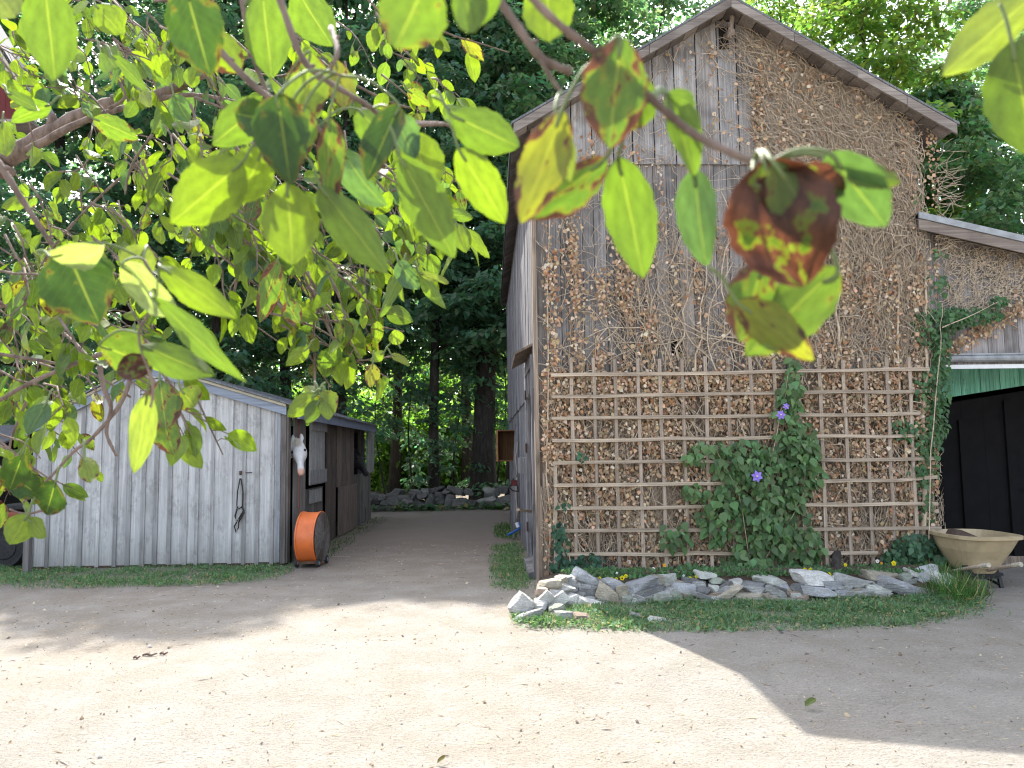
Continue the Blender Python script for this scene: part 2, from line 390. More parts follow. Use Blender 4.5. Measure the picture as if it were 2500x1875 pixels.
# roof: two slabs with thickness, boards underneath, rake boards
YE = YB + DEEP
def slab(name, a, b, z0, z1, y0, y1, mat, par):
    m = MB(); m.hexa([(a.x, y0, a.z + z0), (b.x, y0, b.z + z0), (b.x, y0, b.z + z1), (a.x, y0, a.z + z1)],
                     [(a.x, y1, a.z + z0), (b.x, y1, b.z + z0), (b.x, y1, b.z + z1), (a.x, y1, a.z + z1)], (1, 1, 1, .3)); return m.build(name, mat, par)
rf = slab('roof', EL_ + Vector((-.03, 0, -.015)), A, .045, .075, YR - .03, YE, MT['shingle'], barn)
rf2 = slab('roof', A, ER_ + Vector((.03, 0, -.015)), .045, .075, YR - .03, YE, MT['shingle'], barn)
def deck(a, b, par):
    m = MB(); y = YR
    while y < YE:
        w = random.uniform(.16, .24); t = random.uniform(.6, 1.1)
        m.hexa([(a.x, y, a.z), (b.x, y, b.z), (b.x, y, b.z + .04), (a.x, y, a.z + .04)], [(a.x, y + w, a.z), (b.x, y + w, b.z), (b.x, y + w, b.z + .04), (a.x, y + w, a.z + .04)], (t, t, t, random.random())); y += w + .006
    return m.build('roof_deck', MT['trim'], par)
deck(EL_, A, rf); deck(A, ER_, rf2)
# rake boards in sections and the soffit blocks
def rake(a, b, secs, w0, par, name='rake_board'):
    m = MB(); d = b - a
    for i in range(len(secs) - 1):
        p = a + d * secs[i]; q = a + d * (secs[i + 1] - .002); t = random.uniform(.8, 1.25); k = random.uniform(0, .012)
        w = w0 * random.uniform(.92, 1.08)
        m.hexa([(p.x, YR - .028 - k, p.z - w), (q.x, YR - .028 - k, q.z - w), (q.x, YR - .028 - k, q.z + .035), (p.x, YR - .028 - k, p.z + .035)],
               [(p.x, YR - .003, p.z - w), (q.x, YR - .003, q.z - w), (q.x, YR - .003, q.z + .035), (p.x, YR - .003, p.z + .035)], (t, t, t * .98, random.random()))
    m.build(name, MT['trim'], par)
rake(EL_, A, [0, .35, .62, 1.0], .075, barn); rake(A, ER_, [0, .28, .56, .78, 1.0], .085, barn)
m = MB()
for (a, b, n) in ((EL_, A, 15), (A, ER_, 16)):
    for i in range(n):
        p = a + (b - a) * (i / n); q = a + (b - a) * ((i + .93) / n); t = random.uniform(.45, 1.35)
        m.hexa([(p.x, YR, p.z - .035), (q.x, YR, q.z - .035), (q.x, YR, q.z - .012), (p.x, YR, p.z - .012)],
               [(p.x, YB - .05, p.z - .035), (q.x, YB - .05, q.z - .035), (q.x, YB - .05, q.z - .012), (p.x, YB - .05, p.z - .012)], (t, t * .98, t * .95, random.random()))
m.build('soffit', MT['trim'], barn)
# hay beam at the peak
m = MB(); c = P(1772, 92, YB - .1)
m.box((c.x - .07, YB - .055, c.z - .13), (c.x + .05, YB - .046, c.z + .17), (.4, .4, .4, .1)); m.build('peak_dark_panel', MT['dark'], barn)  # flat near-black panel on the siding; the hole's shade is its colour
m = MB(); m.beam((c.x - .02, YB + .3, c.z + .12), (c.x + .03, YB - .28, c.z - .03), .055, .07); m.beam((c.x + .06, YB - .2, c.z + .22), (c.x - .01, YB - .26, c.z - .10), .035, .04)
m.build('hay_beam', MT['barn_brown'], barn)
# side wall (recedes from the left corner)
def sidewall():
    y = YB; zt0 = roof_z(XL) - .03; zm = P(1262, 985, 12.5).z
    up = MB(); lo = MB()
    while y < YE - .2:
        w = random.uniform(.17, .26); t = random.uniform(.62, 1.25)
        x0, x1 = xside(y), xside(y + w); j = random.uniform(0, .012)
        q = lambda xx, yy, z0, z1, th: [(xx - th, yy, z0), (xx, yy, z0), (xx, yy, z1), (xx - th, yy, z1)]
        c = (t, t, t * 1.02, random.random())
        if y > YB + 1.75:
            lo.hexa(q(x0, y, .05, zm + .05, .02 + j), q(x1, y + w - .008, .05, zm + .05, .02 + j), c)
        up.hexa(q(x0 - .022, y, zm - random.uniform(0, .05), zt0, .02 + j), q(x1 - .022, y + w - .008, zm - random.uniform(0, .05), zt0, .02 + j), c)
        y += w
    up.build('side_siding', MT['side'], barn); lo.build('lower_side_siding', MT['side'], barn)
    m = MB(); m.hexa([(xside(YB) + .05, YB + .08, 0), (xside(YB) + .06, YB + .08, 0), (xside(YB) + .06, YB + .08, zt0), (xside(YB) + .05, YB + .08, zt0)],
                     [(xside(YE) + .05, YE, 0), (xside(YE) + .06, YE, 0), (xside(YE) + .06, YE, zt0), (xside(YE) + .05, YE, zt0)]); m.build('dark_backing', MT['dark'], barn)  # near-black backing sheet, inside shade given as colour
    # far end wall
    m = MB(); m.box((xside(YE), YE - .05, 0), (XR, YE, roof_z(XL)), (.8, .8, .8, .1)); m.build('end_wall', MT['barn'], barn)
    # stone-grey sill board along the bottom
    return zm
zm = sidewall()
# corner boards and the near side door
m = MB()
for k, (dx, w) in enumerate(((-.03, .055), (.03, .06), (.095, .05))):
    m.box((XL + dx, YB - .075 + k * .01, .0), (XL + dx + w, YB - .045 + k * .01, 1.0 + random.uniform(.1, .4)), None)
m.box((XL - .05, YB - .06, .0), (XL - .0, YB + .12, roof_z(XL) - .05)); m.build('corner_board', MT['barn_brown'], barn)
Y0, Y1 = YB + .42, YB + 1.75; zt = 2.62
dr = thing('side_door', (0, 0, 0), None, None)
link_ = dr; dr.parent = barn; dr.matrix_parent_inverse = Matrix.Translation(-WL[barn.name])
m = MB(); x = xside(Y0)
for i in range(5):
    a = Y0 + (Y1 - Y0) * i / 5; b = Y0 + (Y1 - Y0) * (i + .96) / 5; m.box((x - .004, a, .12), (x + .03, b, zt - .02))
m.build('door_leaf', MT['browndoor'], dr)
m = MB(); m.box((x - .07, Y1, .0), (x - .01, Y1 + .16, zt + .12)); m.box((x - .07, Y0 - .14, .0), (x - .01, Y0, zt + .12)); m.box((x - .075, Y0 - .16, zt), (x - .012, Y1 + .18, zt + .14))
m.box((x - .06, Y1 + .18, .05), (x - .02, Y1 + .62, 3.0), (1.35, 1.38, 1.45, .6)); m.build('door_frame', MT['side'], dr)
m = MB(); m.hexa([(x - .26, Y0 - .2, zt + .14), (x, Y0 - .2, zt + .27), (x, Y0 - .2, zt + .30), (x - .27, Y0 - .2, zt + .165)], [(x - .26, Y1 + .22, zt + .14), (x, Y1 + .22, zt + .27), (x, Y1 + .22, zt + .30), (x - .27, Y1 + .22, zt + .165)]); m.build('door_hood', MT['barn_brown'], dr)
for z in (.45, 1.55, 2.3): m = MB(); m.box((x - .085, Y1 - .03, z), (x - .072, Y1 + .05, z + .13)); m.build('hinge', MT['rust'], dr)
m = MB(); m.beam((x - .02, Y0 + .5, .78), (x - .24, Y0 + .25, .83), .05, .03); m.build('latch_bar', MT['lath'], dr)
m = MB(); m.hexa([(x - .13, Y0 - .1, 0), (x, Y0 - .1, 0), (x, Y0 - .1, .12), (x - .13, Y0 - .1, .09)], [(x - .13, Y1, 0), (x, Y1, 0), (x, Y1, .12), (x - .13, Y1, .09)]); m.build('sill', MT['side'], dr)
# ------------------------------------------------------------------ low wing on the right, with the open doorway
wing = thing('barn_wing', (7, YB, 0), 'low grey board lean-to with an open dark doorway joining the barn', 'lean-to')
YW = YB + .10
wr0 = P(2285, 552, YW - .25); wr1 = P(2500, 601, YW - .25); sl = (wr1.z - wr0.z) / (wr1.x - wr0.x)
XW0 = XR + .01; XW1 = XR + 6.0
zw = lambda x, o=0: wr0.z + sl * (x - wr0.x) + o
ztr = P(2400, 884, YW).z
m = MB(); x = XW0
while x < XW1:
    w = random.uniform(.17, .22); t = random.uniform(.95, 1.2); board(m, x, x + w - .006, ztr - .03, 0, YW, YW + .025, (t, t, t * 1.02, random.random()), top=lambda q: zw(q, .0)); x += w
m.box((XW1 - .8, YW, 0), (XW1, YW + .03, ztr - .04)); m.build('wall', MT['barn'], wing)
m = MB(); a = Vector((XW0 - .12, 0, zw(XW0 - .12))); b = Vector((XW1 + .2, 0, zw(XW1 + .2)))
for y0, y1, z0, z1, c in ((YW - .27, YW + 5, .03, .10, (1, 1, 1, .2)),):
    m.hexa([(a.x, y0, a.z + z0), (b.x, y0, b.z + z0), (b.x, y0, b.z + z1), (a.x, y0, a.z + z1)], [(a.x, y1, a.z + z0), (b.x, y1, b.z + z0), (b.x, y1, b.z + z1), (a.x, y1, a.z + z1)], c)
m.build('roof', MT['shingle'], wing)
m = MB(); m.hexa([(a.x, YW - .285, a.z - .10), (b.x, YW - .285, b.z - .10), (b.x, YW - .285, b.z + .03), (a.x, YW - .285, a.z + .03)], [(a.x, YW - .255, a.z - .10), (b.x, YW - .255, b.z - .10), (b.x, YW - .255, b.z + .03), (a.x, YW - .255, a.z + .03)], (.95, .9, .85, .4)); m.build('eave_board', MT['trim'], wing)
m = MB(); m.hexa([(a.x, YW - .30, a.z + .035), (b.x, YW - .30, b.z + .035), (b.x, YW - .30, b.z + .115), (a.x, YW - .30, a.z + .115)], [(a.x, YW - .27, a.z + .035), (b.x, YW - .27, b.z + .035), (b.x, YW + 0, b.z + .118), (a.x, YW, a.z + .118)]); m.build('drip_edge', MT['metal'], wing)
m = MB(); m.tube([(XW0 + .1, YW - .06, ztr + .04), (XW1, YW - .06, ztr + .04)], .045, 10); m.box((XW0 + .1, YW - .09, ztr + .08), (XW1, YW - .003, ztr + .10)); m.build('door_track', MT['metal'], wing, smooth=False)
m = MB(); m.box((XW0 + .1, YW - .05, ztr - .085), (XW1, YW - .02, ztr - .035)); m.build('track_cover', MT['white'], wing)
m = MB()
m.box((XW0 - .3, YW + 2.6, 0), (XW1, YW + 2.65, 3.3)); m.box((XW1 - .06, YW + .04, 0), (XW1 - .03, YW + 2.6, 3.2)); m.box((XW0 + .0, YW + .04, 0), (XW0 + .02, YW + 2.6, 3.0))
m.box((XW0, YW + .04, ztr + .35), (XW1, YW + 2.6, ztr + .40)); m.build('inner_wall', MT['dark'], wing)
# green boards above near-black boards that put the dim interior into their colour
YI = YW + .9
gb = MB(); x = P(2285, 920, YI).x - .2
gl = lambda x: P(2292, 978, YI).z + (P(2500, 945, YI).z - P(2292, 978, YI).z) * (x - P(2292, 978, YI).x) / (P(2500, 945, YI).x - P(2292, 978, YI).x)
xg = P(2374, 900, YI).x; xg2 = P(2391, 900, YI).x
while x < XW1 - .1:
    w = .27
    if not (xg < x + w / 2 < xg2 + .1):
        z0 = gl(x); z1 = gl(x + w); gb.hexa([(x, YI, z0 + .02), (x + w - .008, YI, z1 + .02), (x + w - .008, YI, z1 + .62), (x, YI, z0 + .62)], [(x, YI + .02, z0 + .02), (x + w - .008, YI + .02, z1 + .02), (x + w - .008, YI + .02, z1 + .62), (x, YI + .02, z0 + .62)])
    x += w
gb.build('green_boards', MT['green'], wing)
m = MB(); x = P(2285, 920, YI).x - .3
while x < XW1 - .1:
    w = .3; m.hexa([(x, YI - .02, .02), (x + w - .003, YI - .02, .02), (x + w - .003, YI - .02, gl(x + w) - .05), (x, YI - .02, gl(x) - .05)], [(x, YI + .01, .02), (x + w - .01, YI + .01, .02), (x + w - .01, YI + .01, gl(x + w) - .05), (x, YI + .01, gl(x) - .05)]); x += w
for px in (2356, 2470): q = P(px, 1200, YI).x; m.box((q - .06, YI - .06, .02), (q + .06, YI - .025, 1.9 if px < 2400 else 2.15), (1.6, 1.5, 1.4, .5))
q = P(2460, 1180, YI); m.box((q.x + .1, YI - .055, q.z - .08), (q.x + 1.2, YI - .028, q.z + .08), (1.5, 1.4, 1.3, .1))
m.build('dim_inside_boards', MT['dim_inside'], wing)  # boards standing in for the dim interior, darkness painted on
m = MB(); m.box((XW0 + .02, YI - .07, .0), (XW1 - .1, YI - .02, .1)); m.build('sill', MT['barn_brown'], wing)
# ------------------------------------------------------------------ trellis
YT = YB - .15
tr = thing('trellis', (3, YT, 0), 'weathered square wooden trellis fixed across the barn front', 'trellis')
rails = [(1345.6, 915.8, 2268, 901.6), (1346.2, 968.4, 2271, 955), (1347, 1022, 2243, 1009), (1348, 1075.6, 2243, 1063), (1349, 1131, 2284, 1119), (1352.5, 1184.8, 2287, 1170.6), (1356.6, 1241, 2289, 1230), (1353.5, 1295.6, 2297, 1288.6), (1355, 1353.5, 2142, 1349)]
for i, (x0, y0, x1, y1) in enumerate(rails):
    m = MB(); n = 9; pr = None; t = random.uniform(.85, 1.15)
    pts = []
    for k in range(n + 1):
        q = P(x0 + (x1 - x0) * k / n, y0 + (y1 - y0) * k / n + (random.uniform(-2.2, 2.2) if 0 < k < n else 0), YT)
        if k == n and i in (5,): q.z += .03
        pts.append(q)
    hw = .020; r0 = []
    rings = [[(q.x, YT - .018, q.z - hw), (q.x, YT - .018, q.z + hw), (q.x, YT, q.z + hw), (q.x, YT, q.z - hw)] for q in pts]
    m.loft(rings, (t, t, t, random.random())); m.build('rail', MT['lath'], tr)
tops = [1354, 1394.6, 1449, 1500.6, 1557, 1612, 1666, 1722, 1778, 1833, 1890, 1949, 2001, 2060, 2111.7, 2165.5, 2221]
for i, x in enumerate(tops):
    x1 = x + 13 + (x - 1395) * .0117; ya = 873 + random.uniform(-4, 6); yb = 1396 + random.uniform(-4, 5)
    if i == 0: ya = 1130; x1 = 1357
    if i == 16: yb = 1290 + 100
    m = MB(); t = random.uniform(.8, 1.15); hw = .020
    rings = []
    for k in range(7):
        q = P(x + (x1 - x) * (ya - 905 + (yb - ya) * k / 6) / 490, ya + (yb - ya) * k / 6, YT + .0); q.x += random.uniform(-.007, .007)
        rings.append([(q.x - hw, YT + .002, q.z), (q.x + hw, YT + .002, q.z), (q.x + hw, YT + .02, q.z), (q.x - hw, YT + .02, q.z)])
    m.loft(rings, (t, t, t * 1.03, random.random())); m.build('upright', MT['lathv'], tr)
# ------------------------------------------------------------------ horse shed
YS = G(690, 1382).y; 
sb = P(70, 1390, YS); XS0 = sb.x; XS1 = P(690, 1382, YS).x
hs = thing('horse_shed', (XS1, YS, 0), 'low whitewashed board and batten stable with blue-grey trim', 'stable')
RG = P(366, 897, YS); LE = P(60, 1052, YS); RE = P(702, 996, YS)
LEN = P(903, 1262, 18.4).y - YS
def shz(x, o=0.0):
    if x < RG.x: return RG.z + (LE.z - RG.z) * (x - RG.x) / (LE.x - RG.x) + o
    return RG.z + (RE.z - RG.z) * (x - RG.x) / (RE.x - RG.x) + o
m = MB(); x = XS0; w = .212; seams = []
while x < XS1 - .02:
    w = random.uniform(.17, .255); seams.append(x); e = min(x + w, XS1); t = random.uniform(.92, 1.06); board(m, x, e - .004, .05 + random.uniform(-.01, .01), 0, YS, YS + .022, (t, t, t * 1.01, random.random()), top=lambda q: shz(q, -.03)); x += w
m.build('gable_wall', MT['shed'], hs)
m = MB()
for x in [q + random.uniform(-.008, .008) for q in seams[1:]] + [XS0 + .03]:
    t = random.choice([.55, .62, .72, .9, .95, 1.0]); k = random.uniform(.045, .065); board(m, x - k / 2, x + k / 2, .03 + random.uniform(-.01, .02), 0, YS - .02, YS - .002, (t, t, t * 1.01, random.random()), top=lambda q: shz(q, -.05))
m.box((XS1 - .10, YS - .024, .06), (XS1 - .045, YS - .003, shz(XS1) - .08), (.55, .58, .64, .3)); m.build('batten', MT['shed'], hs)
m = MB(); m.box((XS1 - .03, YS - .03, .04), (XS1 + .035, YS + .05, shz(XS1) - .05), (.75, .72, .7, .1)); m.box((XS1 + .035, YS + .0, .04), (XS1 + .06, YS + .14, shz(XS1) - .08), (.9, .86, .82, .4)); m.build('corner_post', MT['shedside'], hs)
m = MB()
for a, b in ((LE, RG), (RG, RE)):
    m.hexa([(a.x, YS - .07, a.z - .105), (b.x, YS - .07, b.z - .105), (b.x, YS - .07, b.z + .01), (a.x, YS - .07, a.z + .01)], [(a.x, YS - .045, a.z - .105), (b.x, YS - .045, b.z - .105), (b.x, YS - .045, b.z + .01), (a.x, YS - .045, a.z + .01)])
m.build('fascia', MT['fascia'], hs)
m = MB()
for a, b in ((LE, RG), (RG, RE)):
    m.hexa([(a.x, YS - .10, a.z + .013), (b.x, YS - .10, b.z + .013), (b.x, YS - .10, b.z + .05), (a.x, YS - .10, a.z + .05)], [(a.x, YS + .1, a.z + .013), (b.x, YS + .1, b.z + .013), (b.x, YS + .1, b.z + .05), (a.x, YS + .1, a.z + .05)], (.95, .95, .9, .4))
m.build('edge_board', MT['yellowtrim'], hs)
YSE = YS + LEN
for a, b in ((LE + Vector((-.1, 0, -.05)), RG), (RG, RE + Vector((.22, 0, -.07)))):
    m = MB(); n = 24
    for i in range(n):
        y0 = YS - .13 + (LEN + .4) * i / n; y1 = YS - .13 + (LEN + .4) * (i + 1) / n; k = random.uniform(0, .012)
        m.hexa([(a.x, y0, a.z + .055 + k), (b.x, y0, b.z + .055 + k), (b.x, y0, b.z + .08 + k), (a.x, y0, a.z + .08 + k)], [(a.x, y1, a.z + .052), (b.x, y1, b.z + .052), (b.x, y1, b.z + .07), (a.x, y1, a.z + .07)], (1, 1, 1, .1))
    m.build('roof', MT['shingle'], hs)
# eave board along the stall side
m = MB(); ex = RE.x + .16; ez = RE.z - .07; m.hexa([(ex, YS - .07, ez - .09), (ex + .03, YS - .07, ez - .09), (ex + .03, YS - .07, ez + .06), (ex, YS - .07, ez + .06)], [(ex, YSE + .2, ez - .09), (ex + .03, YSE + .2, ez - .09), (ex + .03, YSE + .2, ez + .06), (ex, YSE + .2, ez + .06)], (.75, .75, .8, .6)); m.build('eave_board', MT['fascia'], hs)
# louvred vent
vm = MB(); c0 = P(337, 1002, YS - .03); c1 = P(404, 918, YS - .03)
vm.box((c0.x, YS - .05, c0.z), (c0.x + .03, YS - .022, c1.z)); vm.box((c1.x - .03, YS - .05, c0.z), (c1.x, YS - .022, c1.z)); vm.box((c0.x - .02, YS - .06, c0.z - .03), (c1.x + .02, YS - .022, c0.z)); vm.box((c0.x, YS - .05, c1.z - .03), (c1.x, YS - .022, c1.z))
z = c0.z + .02
while z < c1.z - .05: vm.hexa([(c0.x + .03, YS - .045, z), (c1.x - .03, YS - .045, z), (c1.x - .03, YS - .045, z + .01), (c0.x + .03, YS - .045, z + .01)], [(c0.x + .03, YS - .023, z + .03), (c1.x - .03, YS - .023, z + .03), (c1.x - .03, YS - .023, z + .04), (c0.x + .03, YS - .023, z + .04)]); z += .055
vm.build('vent', MT['shed'], hs)
# the stall side: bays given by their pixel columns
XD = XS1 + .02
def yy(px): return PX(px, 1200, XD).y
zt = shz(XS1) - .06
def panel(name, p0, p1, z0, z1, mat, dx=0, n=4, th=.025, tones=(.7, 1.2), par=hs):
    m = MB(); a, b = yy(p0), yy(p1)
    for i in range(n):
        t = random.uniform(*tones); m.box((XD + dx, a + (b - a) * i / n, z0), (XD + dx + th, a + (b - a) * (i + .96) / n, z1), (t, t, t, random.random()))
    return m.build(name, mat, par)
panel('wall_post', 714, 742, .0, zt, MT['shedside'], 0, 2)
panel('stall_panel', 742, 786, .0, 1.02, MT['shedside'], -.01, 6, tones=(.5, 1.0))
sh = panel('stall_shutter', 746, 782, 1.08, zt - .04, MT['shed'], .05, 5, tones=(.6, .72))
m = MB(); a, b = yy(746), yy(784)
m.box((XD + .076, a, 1.1), (XD + .10, b, 1.32), (.5, .5, .52, .2)); m.build('brace', MT['shed'], sh); m = MB(); m.box((XD + .076, a, zt - .24), (XD + .10, b, zt - .06), (.6, .6, .62, .2)); m.build('brace', MT['shed'], sh)
m = MB(); m.box((XD + .02, yy(752), .78), (XD + .04, yy(780), 1.0), (.62, .62, .62, .2)); m.build('patch_board', MT['shed'], hs)
panel('wall_panel', 794, 817, 0, zt, MT['browndoor'], 0, 3)
panel('brown_door', 817, 858, .95, zt, MT['browndoor'], .03, 4, tones=(1.0, 1.5))
panel('brown_door', 817, 863, .03, .95, MT['browndoor'], .06, 4, tones=(1.1, 1.7))
panel('lower_wall', 860, 903, 0, 1.13, MT['shedside'], 0, 6)
s2 = panel('stall_shutter', 889, 906, 1.13, zt - .1, MT['shed'], .05, 3, tones=(.55, .7))
# stall gate and bars in the first doorway
m = MB(); a, b = yy(691), yy(710)
for z in (.45, .72, .95, 1.2): m.beam((XD - .05, a + .2, z), (XD - .03, b, z + .04), .02, .05, c=(.4, .4, .4, .2))
m.box((XD - .02, b - .12, 0), (XD + .0, b - .02, 1.35), (.5, .45, .4, .2)); m.build('stall_gate', MT['shedside'], hs)
m = MB(); m.box((XS0, YS + .03, 0), (XS0 + .03, YSE, zt - .1)); m.box((XS0, YSE - .03, 0), (XS1, YSE, zt)); m.box((XS0 + .1, YS + .5, 0), (XS0 + .13, YSE, zt - .1)); m.build('outer_wall', MT['shedside'], hs)
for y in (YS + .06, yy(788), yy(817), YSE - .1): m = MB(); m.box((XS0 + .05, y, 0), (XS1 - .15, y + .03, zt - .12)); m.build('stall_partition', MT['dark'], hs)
m = MB(); m.box((XS0, YS + .0, 0.0), (XS1, YS + .05, .05)); m.build('foundation', MT['soil'], hs)
# small latch on the gable
m = MB(); q = P(608, 1154, YS - .02); m.box((q.x - .045, YS - .035, q.z - .006), (q.x + .045, YS - .022, q.z + .006)); m.build('latch', MT['black'], hs)
# ------------------------------------------------------------------ leaf and plant builders
def nrm(a): return a / np.maximum(np.linalg.norm(a, axis=-1, keepdims=True), 1e-9)
def leaf_mesh(base, along, width, normal, col, fold=.25, curl=.15, nu=2, nv=4, shape='apple', wave=0.0):
    """N leaves: base (N,3), along (N,3) with the length in it, width (N,), normal (N,3), col (N,4)"""
    base = np.asarray(base, float); along = np.asarray(along, float); N = len(base)
    L = np.linalg.norm(along, axis=1)[:, None]; d = along / L
    side = nrm(np.cross(d, np.asarray(normal, float))); nn = np.cross(side, d)
    fold = np.broadcast_to(np.asarray(fold, float), (N,)); curl = np.broadcast_to(np.asarray(curl, float), (N,)); wave = np.broadcast_to(np.asarray(wave, float), (N,))
    v = np.linspace(0, 1, nv + 1); u = np.linspace(-1, 1, nu + 1)
    if shape == 'apple': sh = np.sin(np.pi * np.clip(v, 0, 1) ** .85) ** .72; sh[0] = .03; sh[-1] = .02
    elif shape == 'heart': sh = np.interp(v, [0, .12, .3, .6, .85, 1], [.35, .95, 1, .7, .3, .02])
    else: sh = np.interp(v, [0, .15, .5, .8, 1], [.5, 1, .8, .5, .02])
    ph = rng.uniform(0, 6.28, (N, 2)); V = np.zeros((N, nv + 1, nu + 1, 3)); UV = np.zeros((N, nv + 1, nu + 1, 2))
    for i, vv in enumerate(v):
        # bend along the leaf
        a = curl * vv; cx = vv - .25 * np.abs(curl) * vv ** 2; cz = -curl * vv ** 2 * .6
        for j, uu in enumerate(u):
            w = width / 2 * sh[i] * (1 + (.035 * np.sin(ph[:, 0] + vv * 31) + .03 * (i % 2) if nv > 7 else 0))
            wz = wave * L[:, 0] * (np.sin(ph[:, 0] + vv * 9 + uu * 2) * abs(uu) + .5 * np.sin(ph[:, 1] + vv * 5))
            off = fold * abs(uu) ** 1.3 * w + wz
            cw = w * np.sqrt(np.maximum(0, 1 - (fold * .6) ** 2))
            V[:, i, j] = base + d * (L * cx[:, None]) + side * (uu * cw)[:, None] + nn * (L * cz[:, None] + off[:, None])
            UV[:, i, j, 0] = uu; UV[:, i, j, 1] = vv * .98 + .01
    UV[..., 1] += (np.arange(N) % 301)[:, None, None]
    I = np.arange((nv + 1) * (nu + 1)).reshape(nv + 1, nu + 1)
    q = np.stack([I[:-1, :-1], I[:-1, 1:], I[1:, 1:], I[1:, :-1]], -1).reshape(-1, 4)
    Fc = (q[None] + (np.arange(N) * (nv + 1) * (nu + 1))[:, None, None]).reshape(-1, 4)
    C = np.repeat(np.asarray(col, float), len(q), axis=0)
    UVf = UV.reshape(-1, 2)[Fc.ravel()]
    return V.reshape(-1, 3), Fc, C, UVf
class LM:
    def __init__(s): s.V = []; s.F = []; s.C = []; s.U = []; s.n = 0
    def add(s, V, Fc, C, U): s.V.append(V); s.F.append(Fc + s.n); s.C.append(C); s.U.append(U); s.n += len(V)
    def build(s, name, mat, parent=None, smooth=True, origin=None):
        return make(name, np.concatenate(s.V), np.concatenate(s.F), mat, parent, col=np.concatenate(s.C), smooth=smooth, uv=np.concatenate(s.U), origin=origin)
def rhombs(c, v, u, col):
    """flat diamond leaves: centre, half-length vector, half-width vector"""
    N = len(c); V = np.stack([c - v, c + u - v * .1, c + v, c - u - v * .1], 1).reshape(-1, 3)
    Fc = np.arange(N * 4).reshape(N, 4); return V, Fc, col
def runit(n): return nrm(rng.normal(size=(n, 3)))
def jcol(base, n, j=.25, g=.12):
    b = np.asarray(base, float); k = rng.uniform(1 - j, 1 + j, (n, 1)); c = b[None] * k * (1 + rng.uniform(-g, g, (n, 3)))
    return np.concatenate([np.clip(c, 0, 1), rng.random((n, 1))], 1)
# ------------------------------------------------------------------ trees beyond the yard
def tree(x, y, h, cr, cb, tr_r, label, n_cl=150, per=75, col=(.035, .075, .022), lean=0, seed=0, ls=.125, name='tree', group='tall trees beyond the yard', fork=False, cut=None):
    rs = random.Random(seed); g = np.random.default_rng(seed)
    t = thing(name, (x, y, 0), label, 'tree', group)
    m = MB(); pts = []; n = 9
    for i in range(n):
        f = i / (n - 1); pts.append((x + lean * f * h + .18 * math.sin(f * 5 + seed), y + .15 * math.sin(f * 4 + seed * 2), f * h * .93 - .1))
    rad = [tr_r * (1.25 if i == 0 else 1 - .85 * (i / (n - 1)) ** 1.2) for i in range(n)]
    c = (1, 1, 1, .5); m.tube(pts, rad, 9, c)
    if fork:
        p = Vector(pts[4]); m.tube([p, p + Vector((.6, 0, 1.6)), p + Vector((1.5, .2, 4))], [tr_r * .6, tr_r * .45, tr_r * .12], 7, c); m.tube([p + Vector((0, 0, .6)), p + Vector((-.7, .1, 2.2)), p + Vector((-1.6, 0, 4.4))], [tr_r * .5, tr_r * .4, tr_r * .1], 7, c)
    lim = m; cs = []; 
    k = 0
    for i in range(n_cl):
        f = rs.random(); z = cb + (h - cb) * f
        prof = math.sin(math.pi * min(1, (.12 + .88 * f) ** .75)) ** .6 if f < .995 else .1
        rr = cr * prof * math.sqrt(rs.uniform(.08, 1)); a = rs.uniform(0, 2 * math.pi)
        px_, py_ = x + lean * z + rr * math.cos(a), y + rr * math.sin(a)
        if cut and cut(px_, py_, z): continue
        cs.append((px_, py_, z, rs.uniform(.55, 1.15) * (1 if cr > 2 else .6)))
        if i % 9 == 0 and rr > .4 * cr:
            zb = max(.5, z - rr * rs.uniform(.3, .6)); fz = min(7.9, zb / (h * .93) * 8); i0 = int(fz); pb = Vector(pts[i0]).lerp(Vector(pts[min(8, i0 + 1)]), fz - i0)
            e = Vector((px_, py_, z)); mid = pb.lerp(e, .5) + Vector((0, 0, -.12 * rr)); lim.tube([pb, mid, e], [tr_r * .28, tr_r * .16, .01], 5, c)
    lim.build('trunk', MT['bark'], t, smooth=True)
    C = np.array(cs); N = len(C) * per
    ci = np.repeat(np.arange(len(C)), per); r = np.sqrt(g.random(N)) * C[ci, 3]; a = g.uniform(0, 2 * np.pi, N)
    dx = np.cos(a); dy = np.sin(a)
    z = C[ci, 2] - .28 * r ** 2 + g.normal(0, .09, N)
    cen = np.stack([C[ci, 0] + dx * r, C[ci, 1] + dy * r, z], 1)
    out = np.stack([dx, dy, -.55 * np.ones(N)], 1) + g.normal(0, .45, (N, 3)); out = nrm(out)
    up = nrm(np.stack([np.zeros(N), np.zeros(N), np.ones(N)], 1) + g.normal(0, .55, (N, 3)))
    side = nrm(np.cross(out, up)); L = ls * g.uniform(.6, 1.35, (N, 1))
    cl_b = g.uniform(.75, 1.3, len(C))[ci][:, None]
    b = np.asarray(col)[None] * cl_b * g.uniform(.8, 1.2, (N, 1)) * (1 + g.uniform(-.12, .12, (N, 3)))
    b[:, 0] *= g.uniform(.8, 1.5, N)
    colr = np.concatenate([np.clip(b, 0, 1), g.random((N, 1))], 1)
    V, Fc, CC = rhombs(cen, out * L, side * L * .55, colr)
    make('crown', V, Fc, MT['foliage'], t, col=CC)
    return t
DK = (.062, .135, .088); MD = (.070, .145, .075); LT = (.085, .155, .03)
def tx(px, y): return P(px, 1200, y).x
